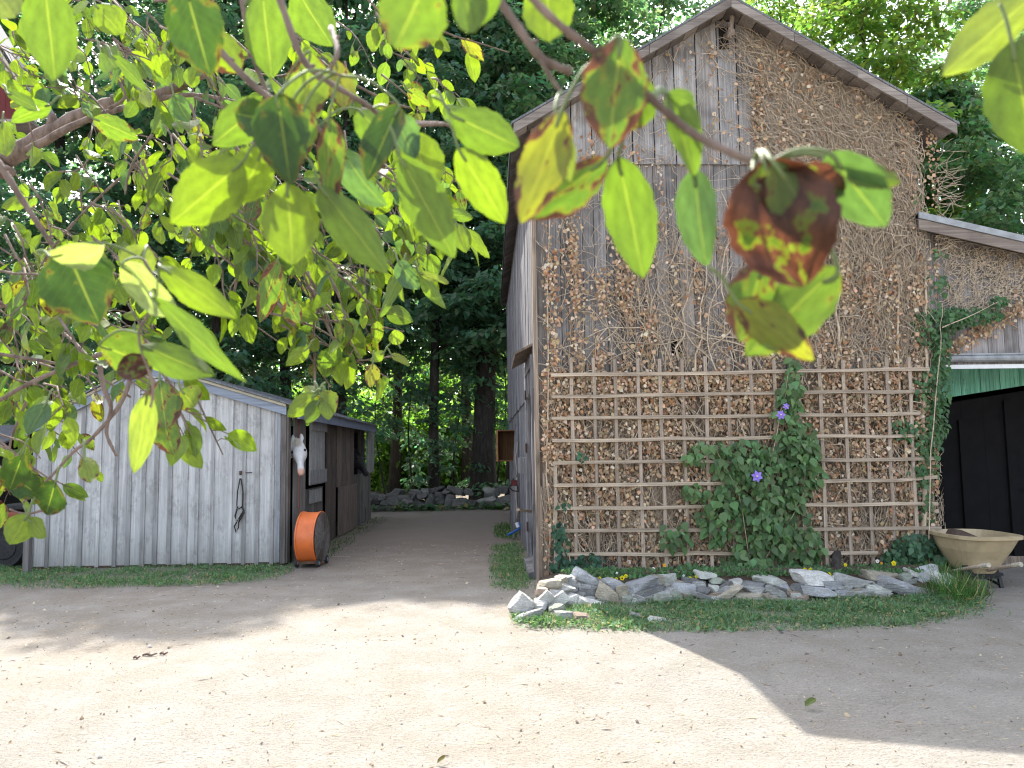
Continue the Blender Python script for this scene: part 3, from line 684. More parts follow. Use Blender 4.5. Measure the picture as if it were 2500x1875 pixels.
TREES = [  # px of trunk, Y, height, crown radius, crown base, trunk radius, colour, clusters, label
    (-260, 22.5, 19.5, 4.2, 2.5, .25, DK, 170, 'broad dark tree at the left edge of the wood, behind the red barn'),
    (95, 23.5, 20.7, 4.0, 3.0, .26, DK, 180, 'dark leafy tree rising behind the left end of the whitewashed stable'),
    (285, 24.5, 21.1, 3.8, 4.0, .3, DK, 180, 'thick black trunk tree seen between the apple leaves above the stable ridge'),
    (520, 23.5, 19.2, 3.8, 3.0, .2, DK, 190, 'dark drooping tree behind the right roof slope of the stable'),
    (705, 25.0, 19.3, 3.6, 4.0, .2, DK, 170, 'dark slim tree above the roof over the white horse'),
    (842, 24.0, 18.0, 3.6, 4.6, .24, DK, 165, 'dark trunk tree just behind the far end of the stable'),
    (1074, 24.2, 18.5, 3.2, 4.8, .17, DK, 160, 'slim straight dark tree standing alone in the middle of the lane gap'),
    (1188, 24.6, 19.5, 3.6, 4.8, .38, DK, 170, 'thickest dark trunk tree in the gap beside the barn wall'),
    (1246, 26.0, 19.0, 3.4, 3.2, .2, DK, 150, 'dark tree half hidden by the eave of the barn side wall'),
    (1440, 25.0, 18.5, 4.2, 5.0, .25, MD, 190, 'rounded green tree showing left of the barn roof slope'),
    (1640, 29.0, 21.0, 4.4, 7.0, .25, MD, 150, 'high green tree behind the barn roof just left of its peak'),
    (1850, 31.0, 20.0, 3.4, 8.0, .2, LT, 80, 'pale sunlit tree just right of the barn peak'),
    (2168, 27.0, 19.5, 4.3, 7.0, .30, LT, 140, 'bright yellow-green forked tree above the right roof slope of the barn'),
    (2360, 25.0, 13.5, 3.9, 3.0, .22, MD, 200, 'dense dark green tree above the low lean-to roof'),
    (2620, 26.0, 17.5, 4.4, 3.0, .25, MD, 190, 'tall green tree at the right edge behind the lean-to'),
]
for i, (px, y, h, cr, cb, tr_r, col, ncl, lab) in enumerate(TREES):
    tree(tx(px, y), y, h, cr, cb, tr_r, lab, int(ncl * 1.45), 84, col, seed=11 + i, fork=(px == 2168), lean=random.uniform(-.012, .012))
# second row fills the gaps higher up; it starts above the view into the sunlit meadow
for i, (px, lab) in enumerate(((-40, 'far tree glimpsed between the two dark trees left of the stable ridge'), (400, 'far tree filling the gap above the stable roof ridge'), (640, 'far tree filling the gap above the stable right slope'), (960, 'far tree with a high crown between the stable end and the slim trunk'), (1130, 'far high-crowned tree between the slim trunk and the thickest trunk'), (1330, 'far tree behind the barn left eave'))):
    y = 31; tree(tx(px, y), y, 21, 4.3, 7.2, .22, lab, 150, 75, DK, seed=60 + i, ls=.13)
for i, (px, lab) in enumerate(((-150, 'distant low dark tree line member behind the red barn'), (60, 'distant dark tree low behind the left half of the stable'), (260, 'distant dark tree low behind the stable ridge'), (450, 'distant dark tree low behind the stable right slope'), (640, 'distant dark tree low above the white horse'), (830, 'distant dark tree low at the far end of the stable'), (985, 'distant dark tree closing the lane gap on its left half'), (1150, 'distant dark tree closing the lane gap on its right half'), (1320, 'distant dark tree behind the barn corner'), (2420, 'distant dark tree behind the lean-to roof'))):
    y = 50; tree(tx(px, y), y, 15.5, 3.8, 1.5, .25, lab, 260, 60, MD, seed=90 + i, ls=.19)
for i, (px, y, h, lab) in enumerate(((930, 24.0, 5.2, 'thin dark sapling right beside the far end of the stable'), (1010, 25.0, 6.5, 'thin dark sapling left of the slim trunk above the old wall'), (1120, 24.4, 5.6, 'thin dark sapling between the slim and the thickest trunk'), (1225, 25.2, 6.2, 'thin dark sapling right of the thickest trunk'), (780, 23.0, 6.0, 'thin dark sapling behind the stable roof end'), (560, 23.5, 5.0, 'thin dark sapling behind the middle of the stable roof'), (2040, 27, 16.0, 'slim green tree just above the right roof slope of the barn'), (2290, 30, 17.5, 'high green tree behind the right eave of the barn'), (1945, 30, 22.0, 'high pale green tree filling the sky right of the barn peak'), (1900, 35, 25.0, 'highest green tree directly behind the barn peak'), (2450, 33, 22.0, 'high green tree at the top right behind the lean-to'))):
    tree(tx(px, y), y, h, 1.7 if h < 10 else 3.2, .5 if h < 10 else 6, .035 if h < 10 else .14, lab, 26 if h < 10 else 170, 60 if h < 10 else 80, DK if h < 10 else (LT if px in (1945,) else MD), seed=140 + i, ls=.10, group='saplings under the tall trees' if h < 10 else 'tall trees beyond the yard')
# sunlit bushes in the meadow beyond
BU = [(-100, 39, 5.0), (190, 40, 5.5), (430, 38, 5.0), (620, 39, 5.5), (790, 37, 5.0), (905, 34, 4.4), (985, 39, 6.4), (1035, 33, 3.6), (1120, 40, 6.8), (1160, 34, 3.4), (1235, 38, 6.4), (1330, 36, 5), (2330, 38, 6), (2560, 38, 6)]
for i, (px, y, h) in enumerate(BU):
    t = thing('bush', (tx(px, y), y, 0), None, 'bush', 'sunlit bushes in the meadow beyond the wood')
    x = tx(px, y); g = np.random.default_rng(200 + i); n = 6500
    m = MB(); 
    for k in range(5): a = random.uniform(0, 6.28); m.tube([(x, y, 0), (x + .5 * math.cos(a), y + .5 * math.sin(a), h * .5), (x + 1.3 * math.cos(a), y + 1.3 * math.sin(a), h * .85)], [.07, .05, .015], 5, (1, 1, 1, .5))
    m.build('stem', MT['bark'], t, smooth=True)
    th = g.uniform(0, 2 * np.pi, n); f = g.random(n); k = np.floor(g.random(n) * 24); kx = np.sin(k * 12.9) * 1.6; ky = np.cos(k * 7.7) * 1.2; kz = (.12 + .8 * ((k * .618) % 1)) * h
    q = g.normal(0, 1, (n, 3)) * np.array([.62, .6, .42]); cen = np.stack([x + kx + q[:, 0], y + ky + q[:, 1], np.maximum(.1, kz + q[:, 2])], 1)
    d = nrm(g.normal(size=(n, 3)) + np.array([0, 0, -.3])); s = nrm(np.cross(d, g.normal(size=(n, 3)))); L = .13 * g.uniform(.6, 1.3, (n, 1))
    V, Fc, CC = rhombs(cen, d * L, s * L * .6, jcol((.10, .185, .035), n, .6)); make('crown', V, Fc, MT['foliage'], t, col=CC)
BL = ['sunlit bush far behind the left end of the stable', 'sunlit bush far behind the stable ridge', 'sunlit bush far behind the stable right roof slope', 'sunlit bush beyond the wood above the white horse', 'sunlit bush beyond the wood above the brown stall door', 'bright bush just right of the far end of the stable', 'tall bright bush in the meadow left of the slim tree trunk', 'low bright bush at the foot of the slim tree trunk', 'tall bright bush in the meadow between slim and thick trunks', 'low bright bush left of the thickest trunk', 'tall bright bush right of the thickest trunk by the barn', 'sunlit bush hidden mostly by the barn side wall', 'sunlit bush far behind the lean-to roof', 'sunlit bush behind the lean-to at the right edge']
for o, l in zip([o for o in SC.objects if o.name.startswith('bush')], BL): o['label'] = l
# ------------------------------------------------------------------ stones
def stone(name, c, w, h, d, tilt, col, label, group, seed, yaw=0, par=None):
    """rough slab: w along x, h up, d deep; tilt about the view axis"""
    g = random.Random(seed); bm = bmesh.new(); bmesh.ops.create_icosphere(bm, subdivisions=3, radius=1)
    # chop the ball with random planes for flat faces
    pl = []
    for k in range(9):
        v = Vector((g.gauss(0, 1), g.gauss(0, 1), g.gauss(0, .8))).normalized(); pl.append((v, g.uniform(.55, .85)))
    pl += [(Vector((0, g.uniform(-.2, .2), 1)).normalized(), .5), (Vector((g.uniform(-.15, .15), -1, g.uniform(-.1, .3))).normalized(), .62), (Vector((0, 0, -1)), .5)]
    Mx = Matrix.Rotation(yaw, 3, 'Z') @ Matrix.Rotation(R(tilt), 3, 'Y')
    for v in bm.verts:
        p = v.co.copy(); mxx = max(abs(q) for q in p); p = p.lerp(p / mxx * .86, .62)
        for nv, dd in pl:
            e = p.dot(nv) - dd
            if e > 0: p -= nv * e
        p *= 1 + g.uniform(-.018, .018)
        v.co = Mx @ Vector((p.x * w / 1.45, p.y * d / 1.3, p.z * h / 1.0))
    me = bpy.data.meshes.new(name); bm.to_mesh(me); bm.free()
    a = me.color_attributes.new('tint', 'FLOAT_COLOR', 'CORNER'); kk = g.uniform(.78, 1.2); cc = (*[q * kk for q in col], g.random()); a.data.foreach_set('color', np.tile(np.array(cc, dtype=np.float32), len(me.loops)))
    me.materials.append(MT['stone']); o = bpy.data.objects.new(name, me); o.location = c; SC.collection.objects.link(o); WL[o.name] = Vector(c)
    return tag(o, label, 'stone', group)
SCOL = {'w': (.60, .585, .56), 'b': (.43, .44, .455), 'g': (.34, .34, .33), 'd': (.20, .20, .20), 't': (.38, .34, .27), 'n': (.32, .25, .20), 'v': (.31, .335, .28), 'p': (.52, .53, .49)}
SW = {'w': 'pale', 'b': 'bluish', 'g': 'grey', 'd': 'dark slate', 't': 'tan', 'n': 'brown', 'v': 'mossy grey-green', 'p': 'pale grey-green'}
ST = [('A', l) for l in [(180, 690, 250, 210, -50, 'w'), (330, 710, 330, 130, -32, 'w'), (300, 790, 320, 90, -15, 'g'), (480, 570, 190, 110, -42, 'w'), (640, 600, 310, 120, -32, 'w'), (660, 490, 190, 90, 5, 'w'), (540, 375, 270, 95, -8, 't'), (720, 400, 280, 90, 20, 'w'), (740, 320, 190, 110, 5, 'g'), (450, 470, 120, 90, 0, 'n'), (1040, 290, 390, 120, 31, 'b'), (930, 385, 140, 75, 0, 'p'), (880, 340, 100, 120, 0, 'g'), (860, 600, 260, 150, -12, 'w'), (1090, 480, 230, 110, 5, 'd'), (1050, 405, 110, 60, 8, 'g'), (960, 490, 120, 50, 0, 'd'), (1080, 550, 150, 45, 0, 'g'), (1130, 690, 410, 190, 16, 'w'), (1345, 520, 320, 170, 34, 't'), (1420, 390, 340, 120, 15, 'b'), (1550, 490, 150, 170, 0, 't'), (680, 720, 210, 120, -20, 'v'), (750, 800, 230, 100, 0, 'g'), (1000, 810, 210, 70, 0, 'n'), (1605, 615, 110, 160, 0, 'v'), (1710, 620, 150, 150, 0, 'p'), (1765, 555, 120, 60, 22, 'g'), (1810, 385, 350, 110, -16, 'b'), (1850, 470, 380, 80, -16, 'd'), (2040, 310, 130, 110, 0, 't'), (2150, 330, 210, 150, 0, 'p'), (2070, 490, 390, 75, -15, 'g'), (2110, 600, 270, 150, 0, 'v'), (1740, 785, 190, 50, 12, 'g'), (1990, 835, 220, 45, 6, 'p'), (1430, 680, 130, 70, 0, 't')]]
ST += [('B', l) for l in [(160, 400, 240, 80, 5, 'b'), (360, 370, 165, 70, 0, 'g'), (400, 450, 170, 75, 0, 'd'), (165, 470, 240, 50, 5, 'g'), (230, 520, 230, 42, 12, 't'), (430, 530, 260, 50, 18, 'g'), (560, 430, 110, 70, 0, 'p'), (680, 390, 150, 45, -25, 'd'), (660, 445, 200, 42, -25, 'g'), (740, 490, 350, 95, -28, 't'), (875, 350, 150, 75, -5, 'w'), (1100, 368, 300, 50, 5, 'd'), (1080, 430, 330, 75, 2, 'g'), (1040, 520, 390, 75, 2, 't'), (1370, 460, 250, 85, 25, 'g'), (1440, 425, 150, 50, 18, 'd'), (1320, 320, 350, 85, 6, 'p'), (1330, 560, 200, 75, 15, 't'), (50, 575, 130, 160, 0, 'v'), (380, 610, 500, 75, 3, 'v'), (1060, 625, 290, 90, -5, 'g'), (1690, 420, 170, 100, 0, 'd'), (1665, 505, 120, 45, 0, 'p'), (1870, 275, 410, 130, 3, 'w'), (1800, 385, 85, 50, 0, 'p'), (1960, 370, 190, 100, 0, 'b'), (2130, 370, 200, 90, 0, 'b'), (1990, 462, 420, 90, 7, 'b'), (2185, 285, 100, 70, -38, 'w'), (440, 245, 230, 70, 10, 'p'), (610, 310, 160, 55, 0, 'v'), (1600, 585, 300, 50, 6, 'v')]]
ST += [('C', l) for l in [(215, 440, 380, 110, 16, 'g'), (560, 355, 410, 95, 8, 't'), (900, 370, 230, 75, -8, 'v'), (1055, 335, 180, 55, 20, 'w'), (1210, 370, 340, 110, -20, 'b'), (460, 450, 110, 45, 0, 'w'), (570, 458, 60, 40, 0, 'g'), (560, 540, 290, 90, 8, 'p'), (250, 555, 175, 55, -10, 't'), (310, 612, 290, 70, 0, 'g'), (95, 530, 150, 65, 0, 'g'), (50, 610, 130, 85, 0, 'b'), (870, 525, 420, 140, 20, 'b'), (650, 645, 200, 80, 0, 'g'), (1480, 500, 430, 170, 33, 'p'), (1600, 610, 240, 110, 25, 'g'), (1590, 435, 260, 70, 35, 'p')]]
OFF = {'A': (1240, 1360), 'B': (1640, 1360), 'C': (2040, 1340)}
ORD = ['first', 'second', 'third', 'fourth', 'fifth', 'sixth', 'seventh', 'eighth', 'ninth', 'tenth', 'eleventh', 'twelfth', 'thirteenth', 'fourteenth', 'fifteenth', 'sixteenth', 'seventeenth']
stones = []
for k, (blk, (cx, cy, w, h, tl, cn)) in enumerate(ST):
    px, py = OFF[blk][0] + cx / 5.53, OFF[blk][1] + cy / 5.53
    if blk == 'C': pass
    stones.append((px, py, w / 5.53, h / 5.53, tl, cn))
used = {}
def ybed(px):   # front foot of the bed: curves back at both ends
    return 7.95 if px > 1420 else 7.95 - .5 * ((1420 - px) / 170) ** 1.0
for k, (px, py, w, h, tl, cn) in enumerate(stones):
    y0 = ybed(px); 
    if px > 2290: y0 = 8.0
    base = P(px, 1105 + 1900 * 1.55 / y0, y0)          # foot line
    zf = max(0, (1478 - py) / F * 8.2)                   # rough height above the foot
    Y = y0 + .10 + max(0, zf - .05) * 1.15 + .02 * (k % 3)
    if py > 1490: Y = G(px, py + h / 2).y
    c = P(px, py, Y)
    # keep the lowest ones on the ground
    ww, hh = w * Y / F, h * Y / F
    dep = max(.16, min(ww * .8, .34))
    idx = min(range(17), key=lambda i: abs(tops[i] + 14 - px)); row = 'top' if py < 1437 else ('middle' if py < 1462 else 'lowest')
    size = 'big' if w > 58 else ('small' if w < 27 else 'medium')
    pose = 'steeply leaning' if abs(tl) > 27 else ('tilted' if abs(tl) > 10 else 'level')
    if px > 2310: where = 'in the grass beside the wheelbarrow'
    elif px < 1340: where = 'at the outer left end of the bed edge'
    else: where = 'below the %s trellis upright from the left' % ORD[idx]
    lab = '%s %s %s stone, %s course, %s' % (size, pose, SW[cn], row, where)
    twin = [j for j in range(len(stones)) if (stones[j][5], round(stones[j][0])) == (cn, {1273: 1327, 1327: 1273, 1399: 1430, 1430: 1399, 1718: 1759, 1759: 1718, 1994: 2025, 2025: 1994}.get(round(px)))]
    if twin: lab = lab.replace(' from the left', '').replace('at the outer left end of the bed edge', 'at the left end') + (', left one of two' if px < stones[twin[0]][0] else ', right one of two')
    used.setdefault(lab, []).append(k)
    o = stone('stone', c, ww * 1.12, hh * 1.22, dep, tl, SCOL[cn], lab, 'stones edging the flower bed', 500 + k, yaw=random.uniform(-.15, .15))
    if k < 0: pass
for lab, ks in used.items():
    if len(ks) > 1: print('DUP', lab, [(round(stones[k][0]), round(stones[k][1])) for k in ks])
# small filler stones packed into the joints of the bed edge
for k in range(58):
    px = 1345 + (2290 - 1345) * (k + random.random()) / 58; py = random.choice((1425, 1440, 1452, 1466)) + random.uniform(-4, 4); y0 = ybed(px); zf = max(0, (1478 - py) / F * 8.2)
    c = P(px, py, y0 + .17 + max(0, zf - .05) * 1.15); stone('stone', c, random.uniform(.10, .22), random.uniform(.05, .09), .16, random.uniform(-18, 18), SCOL[random.choice('gdgtbn')], 'small chip of stone wedged in the joints of the flower bed edge', 'chips wedged between the bed stones', 1500 + k)
# soil of the bed behind the stones
m = MB(); N_ = 24; rings = []
for i in range(N_ + 1):
    px = 1325 + (2330 - 1325) * i / N_; xx = P(px, 1400, 8.8).x; k = .55 if i in (0, N_) else 1
    rings.append([(xx, 8.1, -.05), (xx, 8.25, .12 * k), (xx, 8.6, .24 * k + random.uniform(-.02, .02)), (xx, 9.0, .19 * k + random.uniform(-.02, .02)), (xx, YB + .02, .16 * k), (xx, YB + .02, -.05)])
m.loft(rings, (1, 1, 1, .5)); o = m.build('soil', MT['soil'], smooth=True); o['kind'] = 'structure'
# dark dry stone wall at the back of the lane
yb = 21.8; k = 0
for row in range(4):
    px = 895 + random.uniform(0, 20)
    while px < 1268:
        big = random.random() < .3; w = random.uniform(.22, .42) * (1.6 if big else 1); h = random.uniform(.12, .19) * (1.35 if big else 1); px += w * F / yb * .44
        hid = row >= 2 and random.random() < .35
        pale = px > 1165 and random.random() < .6
        c = P(px, 1200, yb + row * .10 + random.uniform(-.06, .06)); c.z = .07 + row * .145 + random.uniform(-.04, .04) + (.02 if big else 0)
        kk_ = .30 if pale else random.uniform(.10, .18); cn = tuple(kk_ * q for q in (1, .97, .9))
        if not hid: stone('stone', c, w, h * 1.15, .4, random.uniform(-14, 14), cn, ('pale' if pale else 'dark') + ' rough stone in the old wall under the trees across the lane end', ('pale' if pale else 'dark') + ' stones of the back wall', 900 + k)
        k += 1; px += w * F / yb * .44
# ------------------------------------------------------------------ grass and weeds
def grass(name, label, pts, hgt, n, col, broad=.25, spread=.0, lit=None):
    """pts: polygon on the ground (x, y)"""
    poly = np.array(pts); lo = poly.min(0); hi = poly.max(0); out = []
    def inside(p):
        x, y = p[:, 0], p[:, 1]; c = np.zeros(len(p), bool); j = len(poly) - 1
        for i in range(len(poly)):
            xi, yi = poly[i]; xj, yj = poly[j]
            c ^= ((yi > y) != (yj > y)) & (x < (xj - xi) * (y - yi) / (yj - yi + 1e-12) + xi); j = i
        return c
    while sum(len(o) for o in out) < n:
        p = rng.uniform(lo, hi, (n * 2, 2)); q = p[inside(p + rng.normal(0, .11, p.shape))]; out.append(q)
    p = np.concatenate(out)[:n]
    clump = .35 * np.abs(np.sin(p[:, 0] * 2.3) * np.sin(p[:, 1] * 3.1 + p[:, 0])) + (np.sin(p[:, 0] * 7.1 + 1.3 * np.sin(p[:, 1] * 5)) + np.sin(p[:, 1] * 9.7 + p[:, 0] * 3)) * .25 + .8
    b = np.concatenate([p, np.zeros((n, 1))], 1)
    isb = rng.random(n) < broad
    hh = hgt * rng.uniform(.4, 1.3, n) * clump
    d = np.stack([rng.normal(0, .4, n), rng.normal(0, .4, n), np.ones(n)], 1); d[isb, 2] = .35; d[isb, :2] *= 2.0; d = nrm(d)
    L = np.where(isb, hh * .55, hh); W_ = np.where(isb, L * .6, .006 + .003 * rng.random(n))
    b[isb, 2] = rng.random(isb.sum()) * hgt * .45
    nm = nrm(rng.normal(size=(n, 3)) + np.array([0, -.3, .4]))
    lm = LM(); c = jcol(col, n, .4, .15)
    dry = rng.random(n) < .11; c[dry, :3] = np.array([.34, .28, .15])
    g_ = ~isb
    lm.add(*leaf_mesh(b[g_], d[g_] * L[g_, None], W_[g_], nm[g_], c[g_], .1, .5, 1, 3, 'blade'))
    lm.add(*leaf_mesh(b[isb], d[isb] * L[isb, None], W_[isb], nrm(nm[isb] + np.array([0, 0, 1.2])), c[isb], .2, .3, 2, 2, 'heart'))
    o = lm.build(name, MT['weeds'], smooth=False); return tag(o, label, 'grass', None, 'stuff')
def gp(l): return [tuple(G(x, y))[:2] for x, y in l]
grass('grass', 'low green grass and weeds along the foot of the whitewashed stable', gp([(-60, 1388), (300, 1386), (690, 1378), (735, 1382), (700, 1400), (640, 1418), (400, 1434), (150, 1438), (0, 1426), (-60, 1420)]), .075, 16000, (.10, .19, .085), .5)
grass('grass', 'green weedy turf below the stones of the flower bed', gp([(1250, 1492), (1290, 1478), (1500, 1462), (1700, 1472), (2000, 1468), (2300, 1455), (2370, 1462), (2385, 1480), (2330, 1505), (2150, 1530), (2000, 1546), (1780, 1542), (1600, 1540), (1480, 1534), (1330, 1530), (1245, 1508)]), .075, 29000, (.105, .19, .09), .6)
grass('grass', 'strip of green weeds along the foot of the barn side wall', gp([(1205, 1340), (1262, 1325), (1280, 1370), (1300, 1410), (1290, 1440), (1250, 1446), (1205, 1425), (1195, 1380)]), .07, 6500, (.10, .185, .085), .5)
grass('grass', 'sparse grass at the lane edge by the barn far side', gp([(1205, 1290), (1245, 1278), (1262, 1300), (1255, 1318), (1210, 1310)]), .08, 1800, (.06, .13, .04), .3)
grass('grass', 'thin grass under the stall fronts of the stable', gp([(735, 1360), (760, 1345), (905, 1268), (940, 1262), (900, 1290), (830, 1340), (800, 1370), (740, 1382)]), .07, 1800, (.05, .11, .035), .2)
grass('grass', 'tuft of long grass beside the stones by the wheelbarrow', gp([(2290, 1420), (2345, 1425), (2375, 1460), (2330, 1480), (2280, 1460)]), .26, 1500, (.06, .15, .035), .05)
grass('grass', 'weeds and creeping plants growing along the old wall under the trees', [(tx(900, 21.5), 21.3), (tx(1262, 21.5), 21.3), (tx(1262, 22.6), 22.9), (tx(900, 22.6), 22.9)], .30, 2600, (.07, .14, .06), .6)
# straw, chips and pebbles on the yard
def litter():
    n = 9000; x = rng.uniform(-6.5, 8, n); y = 1.9 + rng.random(n) ** 1.5 * 12
    keep = ~((x > XL - .2) & (y > YB - .1)) & ~((x < XS1) & (y > YS - .05)); x, y = x[keep], y[keep]; n = len(x)
    a = rng.uniform(0, 3.14, n); L = rng.uniform(.006, .04, n) * np.where(rng.random(n) < .1, 2.0, 1); w = rng.uniform(.0015, .004, n)
    chip = rng.random(n) < .55; L[chip] = rng.uniform(.004, .011, chip.sum()) * np.where(rng.random(chip.sum()) < .06, 2.2, 1); w[chip] = L[chip] * .7
    z = np.array([zg(i, j) for i, j in zip(x, y)]) + .004
    m = MB(); cs = [(.42, .34, .22), (.5, .44, .33), (.2, .15, .1), (.32, .3, .28), (.13, .11, .1)]
    V = []; Fc = []; C = []
    for i in range(n):
        dx, dy = math.cos(a[i]) * L[i], math.sin(a[i]) * L[i]; ux, uy = -math.sin(a[i]) * w[i], math.cos(a[i]) * w[i]; h = w[i] * (1.4 if chip[i] else 1)
        k = len(V); V += [(x[i] - dx, y[i] - dy, z[i]), (x[i] + ux, y[i] + uy, z[i] - .002), (x[i] + dx, y[i] + dy, z[i] + h * .5), (x[i] - ux, y[i] - uy, z[i] - .002), (x[i], y[i], z[i] + h)]
        Fc += [(k, k + 1, k + 4), (k + 1, k + 2, k + 4), (k + 2, k + 3, k + 4), (k + 3, k, k + 4)]
        c = (*random.choice(cs), random.random()); C += [c] * 4
    o = make('straw_litter', V, np.array(Fc), MT['dryleaf'], col=C); tag(o, 'scattered straw bits, bark chips and pebbles on the dirt yard', 'litter', None, 'stuff')
litter()
# ------------------------------------------------------------------ dead ivy on the barn
from mathutils import noise as mn
def poly_in(px, py, poly):
    c = False; j = len(poly) - 1
    for i in range(len(poly)):
        xi, yi = poly[i]; xj, yj = poly[j]
        if (yi > py) != (yj > py) and px < (xj - xi) * (py - yi) / (yj - yi) + xi: c = not c
        j = i
    return c
def rake_y(px): return 20 + abs(px - 1783) * (.585 if px > 1783 else .585)
def dv(px, py):
    """density of bare vines"""
    if py < rake_y(px) + 8: return 0
    if px > 1783 and py < 905:
        edge = np.interp(py, [60, 200, 400, 650, 905], [1770, 1800, 1850, 1830, 1800])
        k = min(1, max(0, (px - edge) / 90)); top = 1 if py < 700 else .6
        return k * top
    if 1500 < px < 1800 and 560 < py < 905: return .22
    if py < 905: return .055 if px > 1340 else .2
    if px < 1335: return .3
    return .16 if py < 1250 else .42
def dl(px, py):
    """density of dead leaves"""
    if py < rake_y(px) + 12: return 0
    col = (.5 + .5 * math.sin(px * .105 + 1.7 * math.sin(py * .006))) ** 1.6
    n = mn.noise(Vector((px * .012, py * .008, 0))) * .5 + .5
    if py < 905:
        if px < 1480: k = np.interp(py, [330, 480, 600, 905], [.12, .4, .85, .8])
        elif px < 1620: k = np.interp(py, [300, 450, 600, 905], [.05, .35, .6, .65])
        elif px < 1830: k = np.interp(py, [400, 600, 905], [.10, .16, .35])
        elif py < 640:
            d = px - np.interp(py, [180, 400, 640], [1790, 1890, 1900]); k = .7 if 0 < d < 80 else .38
        else: k = .85
        return k * (.15 + .9 * col) * min(1, max(0, (n - .25) * 2.6)) * (1.0 if px > 1350 else .6)
    b = np.interp(py, [905, 1150, 1260, 1400], [1.0, .8, .5, .3])
    return b * min(1, max(0, (n - .22) * 2.2)) * (1 if px > 1340 else .6)
vm = MB(); tries = 0; cnt = 0
while cnt < 8800 and tries < 260000:
    tries += 1; px = random.uniform(1330, 2300); py = random.uniform(40, 1400)
    if random.random() > dv(px, py): continue
    cnt += 1
    q = P(px, py, YB - .05); x, z = q.x, q.z
    up = px > 1780 and py < 560
    ang = random.gauss(2.15 if up else 1.6, .45) if random.random() < .75 else random.uniform(0, 3.14)
    n = random.randint(4, 9); st = random.uniform(.05, .11); pts = []; off = random.uniform(.035, .12) if px > 1800 or py > 905 else random.uniform(.03, .055)
    r = random.choice([.0025, .003, .004, .005, .007])
    for i in range(n):
        if z > roof_z(x) - .03 or x > XR + .05 or x < XL - .02: break
        pts.append((x, YB - .045 - off * (.6 + .4 * math.sin(i + cnt)), z)); ang += random.gauss(0, .28)
        x += math.cos(ang) * st; z += math.sin(ang) * st
    if len(pts) > 2:
        t = random.uniform(.45, 1.25); vm.tube(pts, [r * (1 - .6 * i / len(pts)) for i in range(len(pts))], 3, (t, t, t, .5), cap=False)
# loose whiskers off the right corner under the eave
for i in range(70):
    q = P(2285 + random.uniform(-6, 6), random.uniform(370, 640), YB - .1); a = random.uniform(-.9, 1.0); pts = [q]; 
    for k in range(5): a += random.gauss(0, .25); q = q + Vector((math.cos(a) * .07, random.uniform(-.03, .02), math.sin(a) * .07)); pts.append(q)
    vm.tube(pts, [.003] * 5 + [.001], 3, (1.1, 1.1, 1.1, .5), cap=False)
for i in range(420):  # wing wall
    px = random.uniform(2290, 2530); py = random.uniform(590 + (px - 2290) * .22, 790 - (px - 2290) * .1); q = P(px, py, YW - .03); a = random.gauss(.7, .7); pts = []
    for k in range(random.randint(4, 8)): pts.append(tuple(q)); a += random.gauss(0, .35); q = q + Vector((math.cos(a) * .07, 0, math.sin(a) * .06)); q.z = min(q.z, zw(q.x) - .02)
    vm.tube(pts, [.0045] * (len(pts) - 1) + [.001], 3, (1, 1, 1, .5), cap=False)
# thick old stems
for (x0, y0, x1, y1, r) in ((1905, 1440, 1880, 1180, .03), (1905, 1440, 1990, 1120, .02), (2230, 1395, 2225, 1000, .03), (1610, 1400, 1560, 1230, .02), (1420, 1400, 1395, 1150, .015), (2255, 1350, 2262, 640, .035), (2215, 1200, 2190, 640, .02), (1340, 1380, 1335, 500, .012), (2040, 900, 2060, 520, .02), (1700, 950, 1720, 620, .014), (1650, 880, 1700, 640, .012)):
    pts = [P(x0 + (x1 - x0) * k / 8 + random.uniform(-9, 9), y0 + (y1 - y0) * k / 8, YB - .10 + random.uniform(-.02, .02)) for k in range(9)]
    vm.tube(pts, [r * (1 - .6 * k / 8) for k in range(9)], 6, (.9, .9, .9, .5))
def woody(x0, y0, a, r, n):
    q = P(x0, y0, YB - .07); pts = []
    for k in range(n):
        if q.z > roof_z(q.x) - .05 or q.x > XR or q.x < XL: break
        pts.append(tuple(q)); a += random.gauss(0, .16); q = q + Vector((math.cos(a) * .13, random.uniform(-.012, .010), math.sin(a) * .13)); q.y = min(max(q.y, YB - .14), YB - .055)
        if r > .006 and random.random() < .3: woody_from(q, a + random.choice((-.6, .6)), r * .6, n - k)
    if len(pts) > 2: t = random.uniform(.6, 1.1); vm.tube(pts, [r * (1 - .65 * i / len(pts)) for i in range(len(pts))], 5, (t, t, t, .5))
def woody_from(q, a, r, n):
    pts = []
    for k in range(n):
        if q.z > roof_z(q.x) - .05 or q.x > XR or q.x < XL: break
        pts.append(tuple(q)); a += random.gauss(0, .2); q = q + Vector((math.cos(a) * .11, 0, math.sin(a) * .11))
    if len(pts) > 2: t = random.uniform(.6, 1.1); vm.tube(pts, [r * (1 - .7 * i / len(pts)) for i in range(len(pts))], 4, (t, t, t, .5))
for i in range(16): woody(random.uniform(1650, 2270), random.uniform(880, 1380), random.gauss(1.75, .3), random.uniform(.009, .016), random.randint(12, 30))
for i in range(12): woody(random.uniform(1350, 1700), random.uniform(800, 1380), random.gauss(1.55, .2), random.uniform(.006, .011), random.randint(8, 20))
vines = vm.build('dead_ivy_vines', MT['vine'], smooth=True); tag(vines, 'tangle of dry brown leafless ivy stems covering the barn front', 'dead ivy', None, 'stuff')
pts = []; 
while len(pts) < 18500:
    px = random.uniform(1325, 2290); py = random.uniform(100, 1400)
    if random.random() < dl(px, py): pts.append((px, py))
for i in range(420):
    px = random.uniform(2295, 2520); t = random.gauss(0, 14); py = 858 - (px - 2310) * .62 + t; pts.append((px, max(py, 690)))
